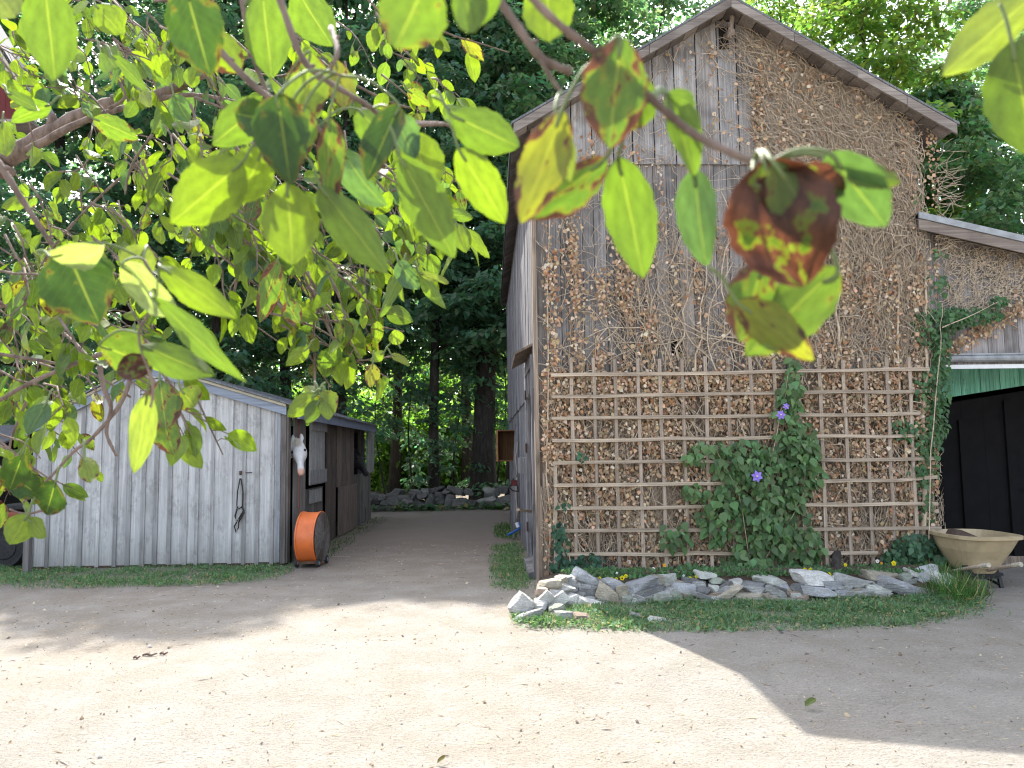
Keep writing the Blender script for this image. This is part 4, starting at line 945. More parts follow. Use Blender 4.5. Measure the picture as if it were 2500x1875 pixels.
n = len(pts); base = np.array([tuple(P(px, py, (YB if px < 2292 else YW) - .05 - random.uniform(0, .10))) for px, py in pts])
L = rng.uniform(.028, .062, n); d = nrm(np.stack([rng.normal(0, .6, n), rng.normal(0, .35, n), -np.ones(n) * .8], 1)); nm = nrm(rng.normal(size=(n, 3)) * .55 + np.array([0, -1, .25]))
c = jcol((.44, .31, .20), n, .45, .08); pal = rng.random(n) < .14; c[pal, :3] = jcol((.62, .52, .40), pal.sum(), .15, .05)[:, :3]; rd = rng.random(n) < .12; c[rd, :3] = jcol((.36, .19, .10), rd.sum(), .25, .05)[:, :3]
lm = LM(); lm.add(*leaf_mesh(base, d * L[:, None], L * rng.uniform(.7, 1.1, n), nm, c, rng.uniform(-.6, .6, n), rng.uniform(-.5, .5, n), 2, 3, 'heart'))
o = lm.build('dead_ivy_leaves', MT['dryleaf'], smooth=False); tag(o, 'dry curled brown ivy leaves hanging thickly on the barn front behind the trellis', 'dead ivy', None, 'stuff')
# ------------------------------------------------------------------ living creepers
def creeper(t, blobs, n, Lr, col, name='foliage', shape='heart', yf=(.18, .42), mat='weeds'):
    """blobs: (px, py, rx, ry, weight)"""
    ws = np.array([b[4] for b in blobs]); ks = rng.choice(len(blobs), n, p=ws / ws.sum()); B = []
    for k in ks:
        b = blobs[k]; a = random.uniform(0, 6.28); r = random.random() ** .6; q = (b[0] + b[2] * r * math.cos(a), b[1] + b[3] * r * math.sin(a))
        dep = random.uniform(*yf) * (1.15 - .6 * r); B.append(tuple(P(q[0], q[1], YB - dep)))
    B = np.array(B); L = rng.uniform(*Lr, n); d = nrm(np.stack([rng.normal(0, .55, n), rng.normal(0, .3, n) - .25, -np.ones(n) * .75], 1)); nm = nrm(rng.normal(size=(n, 3)) * .42 + np.array([0, -.75, .75]))
    c = jcol(col, n, .35, .12); lm = LM(); lm.add(*leaf_mesh(B, d * L[:, None], L * rng.uniform(.65, .85, n), nm, c, rng.uniform(.05, .5, n), rng.uniform(0, .5, n), 2, 4, shape)); lm.build(name, MT[mat], t)
def stemset(t, lines, r=.006, name='stem'):
    for ln in lines:
        m = MB(); pts = []
        for (x0, y0), (x1, y1) in zip(ln[:-1], ln[1:]):
            for k in range(4): pts.append(P(x0 + (x1 - x0) * k / 4 + random.uniform(-3, 3), y0 + (y1 - y0) * k / 4, YB - .24))
        pts.append(P(*ln[-1], YB - .24)); m.tube(pts, [r * (1 - .6 * i / len(pts)) for i in range(len(pts))], 5, (1, 1, 1, .5)); m.build(name, MT['vine'], t, smooth=True)
cl = thing('clematis', (P(1860, 1400, 9.0).x, 9.0, .15), 'dense dark green clematis with a few violet flowers climbing the trellis', 'clematis')
creeper(cl, [(1865, 1180, 115, 95, 3.2), (1815, 1125, 80, 55, 1.1), (1890, 1290, 90, 110, 2.6), (1760, 1260, 60, 70, 1.1), (1960, 1130, 50, 80, 1.2), (1830, 1370, 80, 45, 1.0), (1925, 1030, 35, 80, .8), (1930, 960, 28, 60, .5), (1935, 900, 18, 40, .18), (1955, 1080, 40, 60, .7), (1700, 1200, 40, 20, .25), (1700, 1115, 40, 16, .12), (1735, 1095, 50, 20, .2), (1650, 1310, 35, 40, .25), (1690, 1395, 40, 25, .3), (1980, 1330, 30, 50, .3)], 1750, (.05, .14), (.115, .195, .085))
stemset(cl, [[(1870, 1400), (1860, 1250), (1900, 1050), (1930, 880)], [(1840, 1400), (1800, 1200), (1740, 1080)], [(1850, 1395), (1960, 1220), (1970, 1060)]])
def flower(px, py, r, label, par, Y, n=6, col=(.32, .22, .72), ctr=(.75, .7, .5)):
    c = P(px, py, Y); lm = LM(); a = np.arange(n) * 2 * np.pi / n + random.random()
    d = np.stack([np.cos(a), -.25 * np.ones(n), np.sin(a)], 1); lm.add(*leaf_mesh(np.repeat(np.array([tuple(c)]), n, 0), nrm(d) * r, np.full(n, r * .55), np.repeat(np.array([[0, -1., .1]]), n, 0), jcol(col, n, .1, .05), .2, .35, 2, 4, 'apple'))
    f = lm.build('flower', MT['petal'], par, origin=c); 
    if label: f['label'] = label
    m = MB(); m.tube([c + Vector((0, -.004, 0)), c + Vector((0, -.03, 0))], [r * .16, r * .08], 6, (*ctr, .5)); m.build('flower_centre', MT['petal'], f); return f
flower(1848, 1163, .075, 'violet star flower low in the leaf mass', cl, YB - .46); flower(1906, 1013, .062, 'larger violet flower of the upper pair', cl, YB - .52); flower(1919, 992, .045, 'smaller violet flower of the upper pair', cl, YB - .52)
iv = thing('ivy', (XR, YB, 0), 'living green ivy climbing the right corner of the barn beside the doorway', 'ivy')
creeper(iv, [(2275, 800, 50, 50, 1.4), (2300, 860, 22, 60, .7), (2290, 940, 32, 60, .9), (2285, 1020, 32, 60, 1.0), (2265, 1080, 35, 55, .9), (2255, 1145, 35, 40, .45), (2215, 1050, 40, 30, .4), (2380, 770, 70, 20, .7), (2440, 735, 25, 14, .2), (2320, 775, 50, 28, .8), (2290, 700, 25, 40, .2), (2240, 485, 15, 12, .03), (2290, 620, 20, 20, .06), (2255, 950, 25, 50, .35), (2260, 1230, 20, 70, .2)], 1500, (.05, .085), (.085, .165, .075), yf=(.08, .24), shape='heart')
stemset(iv, [[(2262, 1395), (2275, 1100), (2295, 850), (2300, 740)], [(2298, 800), (2360, 775), (2440, 735)]], .008)
iv = thing('ivy', (P(2240, 1395, 9.0).x, 9.0, 0), 'low dark green ivy clump at the foot of the trellis by the wheelbarrow', 'ivy')
creeper(iv, [(2235, 1345, 60, 45, 2), (2190, 1370, 40, 35, 1), (2290, 1370, 35, 30, .7), (2260, 1395, 60, 20, .8)], 620, (.05, .09), (.07, .14, .08), yf=(.25, .5)); stemset(iv, [[(2240, 1400), (2230, 1320)]])
iv = thing('ivy', (P(1420, 1395, 9.0).x, 9.0, 0), 'low dark ivy clump behind the stones at the left foot of the trellis', 'ivy')
creeper(iv, [(1400, 1385, 55, 22, 1.5), (1370, 1340, 20, 40, .5), (1440, 1380, 40, 30, .8), (1368, 1295, 18, 20, .25), (1480, 1395, 40, 18, .5), (1425, 1112, 18, 16, .12), (1380, 1232, 20, 10, .1)], 420, (.05, .085), (.05, .11, .07), yf=(.2, .4)); stemset(iv, [[(1400, 1400), (1375, 1310)]])
# bed plants and pansies
pl = thing('bedding_leaves', (P(1800, 1410, 8.7).x, 8.7, .2), 'small green bedding leaves and weeds between the stones and trellis', 'bed plants', None, 'stuff')
def bedleaf():
    n = 3600; px = rng.uniform(1370, 2300, n); B = np.array([tuple(P(a, rng.uniform(1392, 1432), rng.uniform(8.35, 8.9))) for a in px]); B[:, 2] = np.maximum(B[:, 2], .2)
    d = nrm(np.stack([rng.normal(0, .6, n), rng.normal(0, .4, n) - .2, .5 + rng.random(n)], 1)); L = rng.uniform(.03, .07, n); c = jcol((.075, .15, .06), n, .4)
    lm = LM(); lm.add(*leaf_mesh(B, d * L[:, None], L * .45, nrm(rng.normal(size=(n, 3)) * .4 + np.array([0, -.6, .7])), c, .2, .5, 2, 3, 'apple')); lm.build('foliage', MT['weeds'], pl)
bedleaf()
YEL = (.75, .62, .02); WHT = (.75, .75, .72)
PANS = [(1519, 1411, .030, YEL, 'large yellow pansy with a dark face above the blue slab left of the bed middle'), (1528, 1406, .022, YEL, 'yellow bloom pressed behind the large dark-faced pansy'), (1505, 1413, .018, YEL, 'yellow pansy just left of the large dark-faced one'), (1494, 1411, .012, YEL, 'tiny yellow bloom left of the dark-faced pansy'), (1464, 1411, .018, YEL, 'lone yellow pansy nearest the left stones of the bed'), (1480, 1415, .015, (.8, .75, .4), 'cream bloom low beside the lone yellow pansy'), (1506, 1399, .016, WHT, 'small white bloom above the yellow pansies at the left'), (1595, 1389, .024, WHT, 'white bloom high between the fourth and fifth uprights'), (1622, 1380, .022, (.8, .4, .04), 'orange bloom highest at the left half of the bed'), (1656, 1392, .028, WHT, 'white pansy with a black face'),
        (1685, 1411, .020, YEL, 'left one of two yellow pansies by the flat pale stone'), (1701, 1408, .024, YEL, 'right one of two yellow pansies by the flat pale stone'), (1728, 1411, .018, YEL, 'yellow bloom in front of the flat pale stone'), (1669, 1405, .014, WHT, 'tiny white bloom right of the black-faced pansy'), (1965, 1390, .022, YEL, 'smaller yellow pansy on the big pale boulder'), (1979, 1392, .032, YEL, 'big yellow pansy on the top of the big pale boulder'), (2024, 1403, .030, YEL, 'yellow pansy between the pale boulder and the driftwood'), (2064, 1379, .022, YEL, 'yellow bloom beside the twisted driftwood root'), (2142, 1370, .024, WHT, 'white daisy-like bloom at the right end of the bed'), (2152, 1375, .018, (.8, .3, .03), 'orange bloom touching the white one at the right end'), (2182, 1375, .032, YEL, 'yellow daisy-like bloom at the right end of the bed')]
for (px, py, r, col, lab) in PANS:
    Y = 8.35 if py > 1395 else 8.5
    c = P(px, py, Y); t = thing('pansy', (c.x, c.y, .2), lab, 'flower', 'small flowers in the bed')
    n = 5 if r > .02 else 4; lm = LM(); a = np.arange(n) * 2 * np.pi / n + .3
    lm.add(*leaf_mesh(np.repeat(np.array([tuple(c)]), n, 0), nrm(np.stack([np.cos(a), -.2 * np.ones(n), np.sin(a)], 1)) * r, np.full(n, r * 1.1), np.repeat(np.array([[0, -1., .1]]), n, 0), jcol(col, n, .1, .03), .1, .3, 2, 3, 'apple')); lm.build('petals', MT['petal'], t)
    m = MB(); k = (.05, .02, .05) if 'face' in lab or 'yellow pansy' in lab else (.6, .4, .05); m.tube([c + Vector((0, -.006, -.1 * r)), c + Vector((0, -.012, -.1 * r))], [r * .3, r * .2], 6, (*k, .5)); m.build('flower_centre', MT['petal'], t)
    m = MB(); m.tube([c + Vector((0, .003, 0)), (c.x + .01, c.y + .03, (c.z + .18) / 2), (c.x, c.y + .05, .16)], .002, 4, (.06, .13, .04, .5)); m.build('stem', MT['weeds'], t)
m = MB(); m.tube([P(1888, 1392, 8.85), P(1905, 1372, 8.7), P(1893, 1395, 8.6), P(1912, 1418, 8.5), P(1935, 1432, 8.45)], [.015, .035, .045, .05, .03], 8, (1, 1, 1, .4)); m.tube([P(1905, 1378, 8.72), P(1918, 1368, 8.7)], [.03, .012], 6, (1, 1, 1, .4))
m = MB(); m.tube([P(2030, 1360, 8.85), P(2044, 1352, 8.75), P(2040, 1378, 8.65), P(2052, 1400, 8.55), P(2070, 1418, 8.45)], [.02, .045, .05, .06, .035], 8, (1, 1, 1, .4)); tag(m.build('driftwood_root', MT['bark'], smooth=True), 'gnarled grey root standing in the bed behind the stones', 'root')
# ------------------------------------------------------------------ horses
def ring(c, d, up, rx, rz, n=14, sq=1.0):
    d = Vector(d).normalized(); r = d.cross(Vector(up)).normalized(); u = r.cross(d).normalized(); c = Vector(c); o = []
    for k in range(n):
        a = 2 * math.pi * k / n; ca, sa = math.cos(a), math.sin(a)
        o.append(c + r * rx * math.copysign(abs(ca) ** sq, ca) + u * rz * math.copysign(abs(sa) ** sq, sa))
    return o
def horse_mat(name, c, muz, muzc, muzr, dark=None):
    N = NT(name); pos = N.pos(); n = N.noise(pos, (1, 1, 1), 18, 4, .6)
    b = N.mix(N.ramp(n, [(.3, 0), (.7, 1)]), tuple(x * .85 for x in c), c)
    dist = N.n('VectorMath', {0: pos, 1: muzc}, operation='DISTANCE').outputs['Value']
    k = N.ramp(N.math('ADD', N.math('MULTIPLY', dist, 1 / muzr * .5), N.math('MULTIPLY', n, .12)), [(.42, 1), (.62, 0)])
    N.l(N.mix(k, b, muz), N.b.inputs['Base Color']); N.b.inputs['Roughness'].default_value = .7; return N.m
def horse(poll, muzzle, body_dir, label, mat, mane, eye_m, head_side, seed=0):
    """poll, muzzle: world points; body_dir: direction from the withers back to the rump"""
    poll = Vector(poll); mz = Vector(muzzle); t = thing('horse', (poll.x, poll.y, 0), label, 'horse')
    ax = mz - poll; L = ax.length; d = ax.normalized(); fwd = Vector(head_side).normalized(); fwd = (fwd - d * fwd.dot(d)).normalized()   # fwd = towards the face front
    m = MB(); up = fwd; rings = []
    prof = [(-.06, .030, .03, -.03), (0.0, .062, .07, -.035), (.12, .082, .10, -.055), (.26, .098, .125, -.07), (.38, .095, .13, -.075), (.50, .074, .108, -.06), (.62, .056, .080, -.04), (.74, .048, .064, -.03), (.85, .053, .060, -.028), (.94, .055, .056, -.03), (1.0, .044, .042, -.032), (1.03, .02, .02, -.03)]
    for f, rx, rz, o in prof:
        s = L / .62; rings.append(ring(poll + d * L * f + fwd * o * s, d, up, rx * s * (1.28 if f < .6 else 1.1), rz * s, 16, .9))
    m.loft(rings, (1, 1, 1, .5))
    s = L / .62
    # neck, chest, barrel, rump
    b = Vector(body_dir).normalized(); w = Vector((poll.x, poll.y, 0)) + b * .95; 
    path = [(poll + d * .05 * s - fwd * .09 * s, .085, .13), (poll + b * .16 + Vector((0, 0, -.09)), .095, .16), (poll + b * .42 + Vector((0, 0, -.26)), .12, .22), (Vector((w.x, w.y, poll.z - .50)) - b * .12, .19, .30), (Vector((w.x, w.y, poll.z - .62)) + b * .15, .26, .36), (Vector((w.x, w.y, poll.z - .66)) + b * .6, .31, .36), (Vector((w.x, w.y, poll.z - .64)) + b * 1.05, .30, .35), (Vector((w.x, w.y, poll.z - .62)) + b * 1.35, .27, .32), (Vector((w.x, w.y, poll.z - .66)) + b * 1.5, .12, .16)]
    rings = []
    for i, (p, rx, rz) in enumerate(path):
        dd = path[min(i + 1, len(path) - 1)][0] - path[max(i - 1, 0)][0]; rings.append(ring(p, dd, (0, 0, 1), rx, rz, 16, .95))
    m.loft(rings, (1, 1, 1, .5))
    sd_ = b.cross(Vector((0, 0, 1))).normalized()
    for f, hind in ((.02, 0), (1.3, 1)):
        for q in (-1, 1):
            c = Vector((w.x, w.y, 0)) + b * f + sd_ * q * .15; z0 = poll.z - .85
            if hind: pts = [c + Vector((0, 0, z0 + .1)), c - b * .10 + Vector((0, 0, .78)), c + b * .14 + Vector((0, 0, .50)), c + b * .08 + Vector((0, 0, .14)), c + b * .03 + Vector((0, 0, .02))]
            else: pts = [c + Vector((0, 0, z0 + .1)), c + Vector((0, 0, .80)), c - b * .01 + Vector((0, 0, .48)), c + Vector((0, 0, .14)), c - b * .04 + Vector((0, 0, .02))]
            m.tube(pts, [.12, .085, .048, .036, .058], 10, (1, 1, 1, .5))
    # ears grow out of the same surface
    rt = d.cross(fwd).normalized()
    for q in (-1, 1):
        e0 = poll + rt * q * .055 * s + d * .01; m.tube([e0, e0 - d * .06 * s + rt * q * .018 * s + fwd * .005, e0 - d * .13 * s + rt * q * .012 * s + fwd * .012, e0 - d * .165 * s + rt * q * .004], [.030 * s, .040 * s, .026 * s, .004], 8, (1, 1, 1, .5))
    # brow ridges, nostril rims, jowl
    for q in (-1, 1):
        e = poll + d * L * .31 + rt * q * .074 * s + fwd * .005; m.tube([e - d * .045 * s - fwd * .02, e + rt * q * .013 * s, e + d * .05 * s - fwd * .02], [.012, .028 * s, .012], 8, (1, 1, 1, .5))
        nn_ = poll + d * L * .93 + rt * q * .034 * s + fwd * .010 * s; m.tube([nn_ - d * .025, nn_ + fwd * .008, nn_ + d * .02], [.012, .022 * s, .012], 8, (1, 1, 1, .5))
    o = m.build('body', mat, t, smooth=True)
    r_ = o.modifiers.new('remesh', 'REMESH'); r_.mode = 'VOXEL'; r_.voxel_size = .012; r_.use_smooth_shade = True
    sm = o.modifiers.new('smooth', 'SMOOTH'); sm.iterations = 5; sm.factor = .5
    for q in (-1, 1):
        e = poll + d * L * .315 + rt * q * .100 * s + fwd * .012; me = MB()
        rr = [ring(e + rt * q * (-.012 + .006 * k), rt * q, d, .026 * math.cos(k * .35 - .6), .021 * math.cos(k * .35 - .6), 10) for k in range(6)]; me.loft(rr, (1, 1, 1, .5)); me.build('eye', eye_m, t, smooth=True)
    for q in (-1, 1):
        nn_ = poll + d * L * .925 + rt * q * .036 * s + fwd * .024 * s; me = MB(); me.loft([ring(nn_ - fwd * .008, fwd, d, .006, .011, 8), ring(nn_ + fwd * .003, fwd, d, .007, .013, 8)], (1, 1, 1, .5)); me.build('nostril', eye_m, t)
    # forelock and mane
    fm = LM(); n = 300; k = rng.random(n); B = np.array([tuple(poll + rt * random.gauss(0, .022) * s + fwd * .035 * s + d * random.uniform(-.04, .02)) for _ in range(n)])
    dd = nrm(np.array(d)[None] + rng.normal(0, .16, (n, 3))); fm.add(*leaf_mesh(B, dd * rng.uniform(.05, .15, (n, 1)), np.full(n, .006), np.repeat(np.array([tuple(fwd)]), n, 0), jcol(mane, n, .2, .05), .1, -.1, 1, 3, 'blade'))
    n = 350; f = rng.random(n); B = np.array([tuple(poll + b * (.02 + .85 * q) + Vector((0, 0, .05 - .5 * q + .06 * math.sin(q * 3.1)))) for q in f]) + rng.normal(0, .015, (n, 3))
    dd = nrm(rng.normal(0, .25, (n, 3)) + np.array([0, -.35, -1])); fm.add(*leaf_mesh(B, dd * rng.uniform(.12, .26, (n, 1)), np.full(n, .008), np.repeat(np.array([[0, -1., .1]]), n, 0), jcol(mane, n, .2, .05), .1, .1, 1, 3, 'blade'))
    fm.build('mane', MT['dryleaf'], t, smooth=True)
    return t
YH = PX(704, 1100, XD).y + .05
mz = P(735, 1156, YH - .14); pl_ = P(727, 1078, YH + .12)
MT['whitehorse'] = horse_mat('grey_white_coat', (.60, .59, .58), (.52, .31, .24), tuple(mz), .085)
MT['eye'] = plain('dark_eye', (.01, .008, .007), .15, 0, .1, 20, .6, 0)
horse(pl_, mz, (-1, .25, 0), 'white horse with a pink muzzle looking out of the near stall of the stable', MT['whitehorse'], (.55, .52, .45), MT['eye'], (.12, -1, .15))
YH2 = yy(873)
mz2 = P(897, 1158, YH2 - .25); mz2.x += .0; p2 = P(870, 1106, YH2 + .05)
MT['darkhorse'] = horse_mat('black_coat', (.022, .019, .02), (.03, .025, .025), tuple(mz2), .1)
horse(p2, mz2, (-1, .3, 0), 'black horse with its head out of the far stall in the shade', MT['darkhorse'], (.015, .014, .014), MT['eye'], (.85, -.35, .5))
# ------------------------------------------------------------------ orange drum fan
fy = G(772, 1383).y + .12; fc = P(762, 1312, fy); gz = 0.0
fan = thing('drum_fan', (fc.x, fc.y, 0), 'large orange drum fan on small wheels standing in front of the white horse', 'fan')
rr_ = P(762, 1250, fy).z - fc.z; hw = .135; al = R(5)
axd = Vector((math.cos(al), -math.sin(al), 0)); up = Vector((0, 0, 1)); yd = axd.cross(up)
m = MB(); rings = []
prof = [(-hw, rr_ * 1.0), (-hw, rr_ * 1.035), (-hw + .018, rr_ * 1.035), (-hw + .022, rr_), (0, rr_ * .995), (hw - .022, rr_), (hw - .018, rr_ * 1.035), (hw, rr_ * 1.035), (hw, rr_ * .985), (hw - .02, rr_ * .97), (-hw + .02, rr_ * .97), (-hw, rr_ * .985)]
for o_, r in prof: rings.append([fc + axd * o_ + (yd * math.cos(a) + up * math.sin(a)) * r for a in [2 * math.pi * k / 96 for k in range(96)]])
rings.append(rings[0]); m.loft(rings, (1, 1, 1, .5), cap=False); m.build('drum', MT['orange'], fan, smooth=False)
def circ(c, r, n=40): return [c + (yd * math.cos(a) + up * math.sin(a)) * r for a in [2 * math.pi * k / n for k in range(n + 1)]]
for sgn in (1, -1):
    m = MB()
    for r in np.linspace(.07, rr_ * .97, 24): m.tube(circ(fc + axd * sgn * (hw + .012 + .03 * (1 - r / rr_)), r), .0045, 4, (1, 1, 1, .5), cap=False)
    for k in range(16):
        a = k * math.pi / 8; e = yd * math.cos(a) + up * math.sin(a); m.tube([fc + axd * sgn * (hw + .04) + e * .05, fc + axd * sgn * (hw + .012) + e * rr_ * 1.0], .005, 4, (1, 1, 1, .5))
    m.tube([fc + axd * sgn * (hw + .03), fc + axd * sgn * (hw + .05)], .07, 16, (1, 1, 1, .5)); m.build('grille', MT['grille'], fan)
m = MB(); m.tube([fc - axd * .1, fc + axd * .06], .085, 16, (1, 1, 1, .5)); m.build('motor', MT['black'], fan, smooth=False)
for k in range(4):
    m = MB(); a = k * math.pi / 2 + .4; e = yd * math.cos(a) + up * math.sin(a); g_ = yd * -math.sin(a) + up * math.cos(a)
    m.hexa([fc + e * .08 - g_ * .03 + axd * .0, fc + e * .08 + g_ * .03 + axd * .05, fc + e * rr_ * .9 + g_ * .13 + axd * .05, fc + e * rr_ * .9 - g_ * .05], [p + axd * .004 for p in [fc + e * .08 - g_ * .03, fc + e * .08 + g_ * .03 + axd * .05, fc + e * rr_ * .9 + g_ * .13 + axd * .05, fc + e * rr_ * .9 - g_ * .05]], (1, 1, 1, .5)); m.build('blade', MT['metal'], fan)
m = MB(); zb = fc.z - rr_
for s in (-1, 1): m.beam(fc + yd * .2 * s + axd * (-hw - .0) + Vector((0, 0, -(fc.z) + .07)), fc + yd * .2 * s + axd * (hw + .0) + Vector((0, 0, -fc.z + .07)), .03, .03, c=(1, 1, 1, .5))
m.box(fc + Vector((-hw - .01, -.22, .05 - fc.z)), fc + Vector((hw + .01, .22, zb - fc.z + .03)), (1, 1, 1, .5)); m.build('frame', MT['rust'], fan)
for s in (-1, 1):
    for q in (-1, 1):
        m = MB(); c = fc + yd * .2 * s + axd * (hw + .015) * q; c.z = .06; m.tube([c - axd * .016, c + axd * .016], .06, 16, (1, 1, 1, .5)); w_ = m.build('wheel', MT['rubber'], fan); m = MB(); m.tube([c + axd * .015, c + axd * .022], .028, 12, (1, 1, 1, .5)); m.tube([c - axd * .022, c - axd * .015], .028, 12, (1, 1, 1, .5)); m.build('hub', MT['metal'], w_)
# extension cord and wire
m = MB(); a = PX(729, 1165, XD + .04); m.tube([a + Vector((0, 0, .9)), a, a + Vector((.0, 0, -.35)), a + Vector((.03, -.04, -.6)), a + Vector((.02, -.0, -1.0)), Vector((a.x + .03, a.y, .03)), Vector((a.x + .25, a.y - .12, .012))], .005, 5, (1, 1, 1, .5)); tag(m.build('extension_cord', MT['cord'], smooth=True), 'thin orange extension cord hanging down the stable post behind the fan', 'cord')
m = MB(); q = G(805, 1362); m.tube([q + Vector((-.1, 0, .15)), q + Vector((0, 0, .012)), q + Vector((.12, .08, .012)), q + Vector((.2, .02, .012)), q + Vector((.3, .06, .012))], .004, 5, (1, 1, 1, .5)); tag(m.build('fan_cable', MT['hemp'], smooth=True), 'pale loose cable lying on the dirt to the right of the fan', 'cable')
m = MB(); q = G(868, 1280); m.tube([(XD + .09, q.y + .1, .35), (XD + .10, q.y, .05), q + Vector((.0, -.1, .015)), q + Vector((.2, -.5, .012))], .006, 5, (1, 1, 1, .5)); tag(m.build('black_cable', MT['black'], smooth=True), 'black cable curving from the brown stall door onto the lane', 'cable')
# ------------------------------------------------------------------ halter on the shed wall
h = thing('halter', tuple(P(586, 1152, YS - .04)), 'black leather halter hanging from a hook on the whitewashed stable gable', 'halter')
pp = lambda x, y, o=.035: P(x, y, YS - o)
m = MB(); m.tube([pp(587, 1150, .0), pp(587, 1150, .06), pp(587, 1156, .07)], .006, 6, (1, 1, 1, .5)); m.tube([pp(587, 1150, .03), pp(587, 1160, .03)], [.02, .016], 8, (1, 1, 1, .5)); m.build('hook', MT['rust'], h)
m = MB(); m.tube([pp(586, 1168), pp(580, 1200), pp(578, 1235), pp(583, 1243), pp(592, 1235), pp(593, 1200), pp(588, 1168)], .0085, 6, (1, 1, 1, .5)); m.build('crown_strap', MT['leather'], h, smooth=True)
m = MB(); m.tube([pp(580, 1238), pp(574, 1260), pp(578, 1275), pp(588, 1258), pp(595, 1246), pp(590, 1238)], .012, 6, (1, 1, 1, .5)); m.tube([pp(592, 1238, .05), pp(596, 1252, .05), pp(583, 1274, .05)], .010, 6, (1, 1, 1, .5)); m.build('cheek_strap', MT['leather'], h, smooth=True)
m = MB(); m.tube([pp(579, 1272), pp(572, 1285), pp(576, 1299), pp(582, 1288), pp(583, 1275), pp(579, 1272)], .010, 6, (1, 1, 1, .5)); m.build('noseband', MT['leather'], h, smooth=True)
for q in ((579, 1270), (579, 1238)):
    m = MB(); c = pp(*q, .05); m.tube([c + Vector((.02 * math.cos(a), 0, .02 * math.sin(a))) for a in [k * math.pi / 5 for k in range(11)]], .003, 5, (1, 1, 1, .5)); m.build('ring', MT['metal'], h)
# ------------------------------------------------------------------ things on the barn side wall
xs_ = lambda y: xside(y) - .06
yb1 = 13.6
t = thing('rope_halter', (xs_(yb1), yb1, 1.3), 'tangled halter and lead rope hanging from a nail on the barn side wall', 'halter'); t.location.z = 1.4; WL[t.name] = Vector(t.location)
q = lambda px, py, y=yb1: P(px, py, y)
m = MB(); m.tube([q(1263, 1080), q(1262, 1100), q(1258, 1115), q(1262, 1150), q(1259, 1165)], .008, 5, (1, 1, 1, .5)); m.tube([q(1262, 1165), q(1259, 1210), q(1264, 1250), q(1266, 1268), q(1261, 1262), q(1260, 1200)], .009, 5, (1, 1, 1, .5)); m.build('lead_rope', MT['hemp'], t, smooth=True)
m = MB(); m.tube([q(1254, 1168), q(1246, 1186), q(1244, 1190), q(1252, 1198), q(1266, 1200), q(1263, 1186), q(1252, 1184)], .012, 6, (1, 1, 1, .5)); m.build('noseband', MT['leather'], t, smooth=True)
m = MB(); m.box(q(1252, 1172) + Vector((-.03, -.01, 0)), q(1260, 1186) + Vector((.02, .01, 0)), (1, 1, 1, .5)); m.build('strap_pad', MT['red'], t)
yh = 12.6; t = thing('hose', tuple(P(1262, 1280, yh)), 'blue hose end with a white cap sticking out from the barn side wall', 'hose')
m = MB(); m.tube([P(1269, 1278, yh + .1), P(1268, 1290, yh), P(1258, 1297, yh - .1), P(1240, 1306, yh - .3)], .016, 8, (1, 1, 1, .5)); m.build('tube', MT['blue'], t, smooth=True)
m = MB(); m.tube([P(1261, 1276, yh), P(1265, 1287, yh)], .028, 10, (1, 1, 1, .5)); m.build('cap', MT['white'], t)
yc = 16.5; a = P(1212, 1127, yc); b = P(1244, 1049, yc); t = thing('wall_box', (b.x, yc, a.z), 'open-fronted wooden box mounted on the far part of the barn side wall', 'box')
m = MB(); m.box((a.x, yc - .02, a.z), (a.x + .04, yc + .35, b.z)); m.box((a.x + .04, yc, a.z), (b.x + .1, yc + .35, a.z + .03), (.6, .6, .6, .3)); m.box((a.x + .04, yc, b.z - .03), (b.x + .1, yc + .35, b.z), (.6, .6, .6, .3)); m.build('frame', MT['crate'], t)
m = MB(); m.box((a.x + .04, yc + .30, a.z), (b.x + .1, yc + .34, b.z), (.35, .35, .35, .4)); m.build('back_panel', MT['crate'], t)
t = thing('leaning_boards', (xs_(15), 15, 0), 'grey planks leaning upright against the far part of the barn side wall', 'planks')
for (px, y, z1, w) in ((1243, 15.2, 2.1, .2), (1236, 16.8, 1.0, .16), (1250, 14.3, 2.2, .12)):
    m = MB(); x = xside(y); m.hexa([(x - .16, y, 0), (x - .13, y, 0), (x - .03, y, z1), (x - .06, y, z1)], [(x - .16, y + w, 0), (x - .13, y + w, 0), (x - .03, y + w, z1), (x - .06, y + w, z1)]); m.build('plank', MT['side'], t)
m = MB(); x = xside(11.4); m.box((x - .16, 11.3, 1.25), (x - .045, 11.75, 1.48)); tag(m.build('tool_shelf', MT['side']), 'small grey wooden shelf box on the side wall beyond the door', 'shelf')
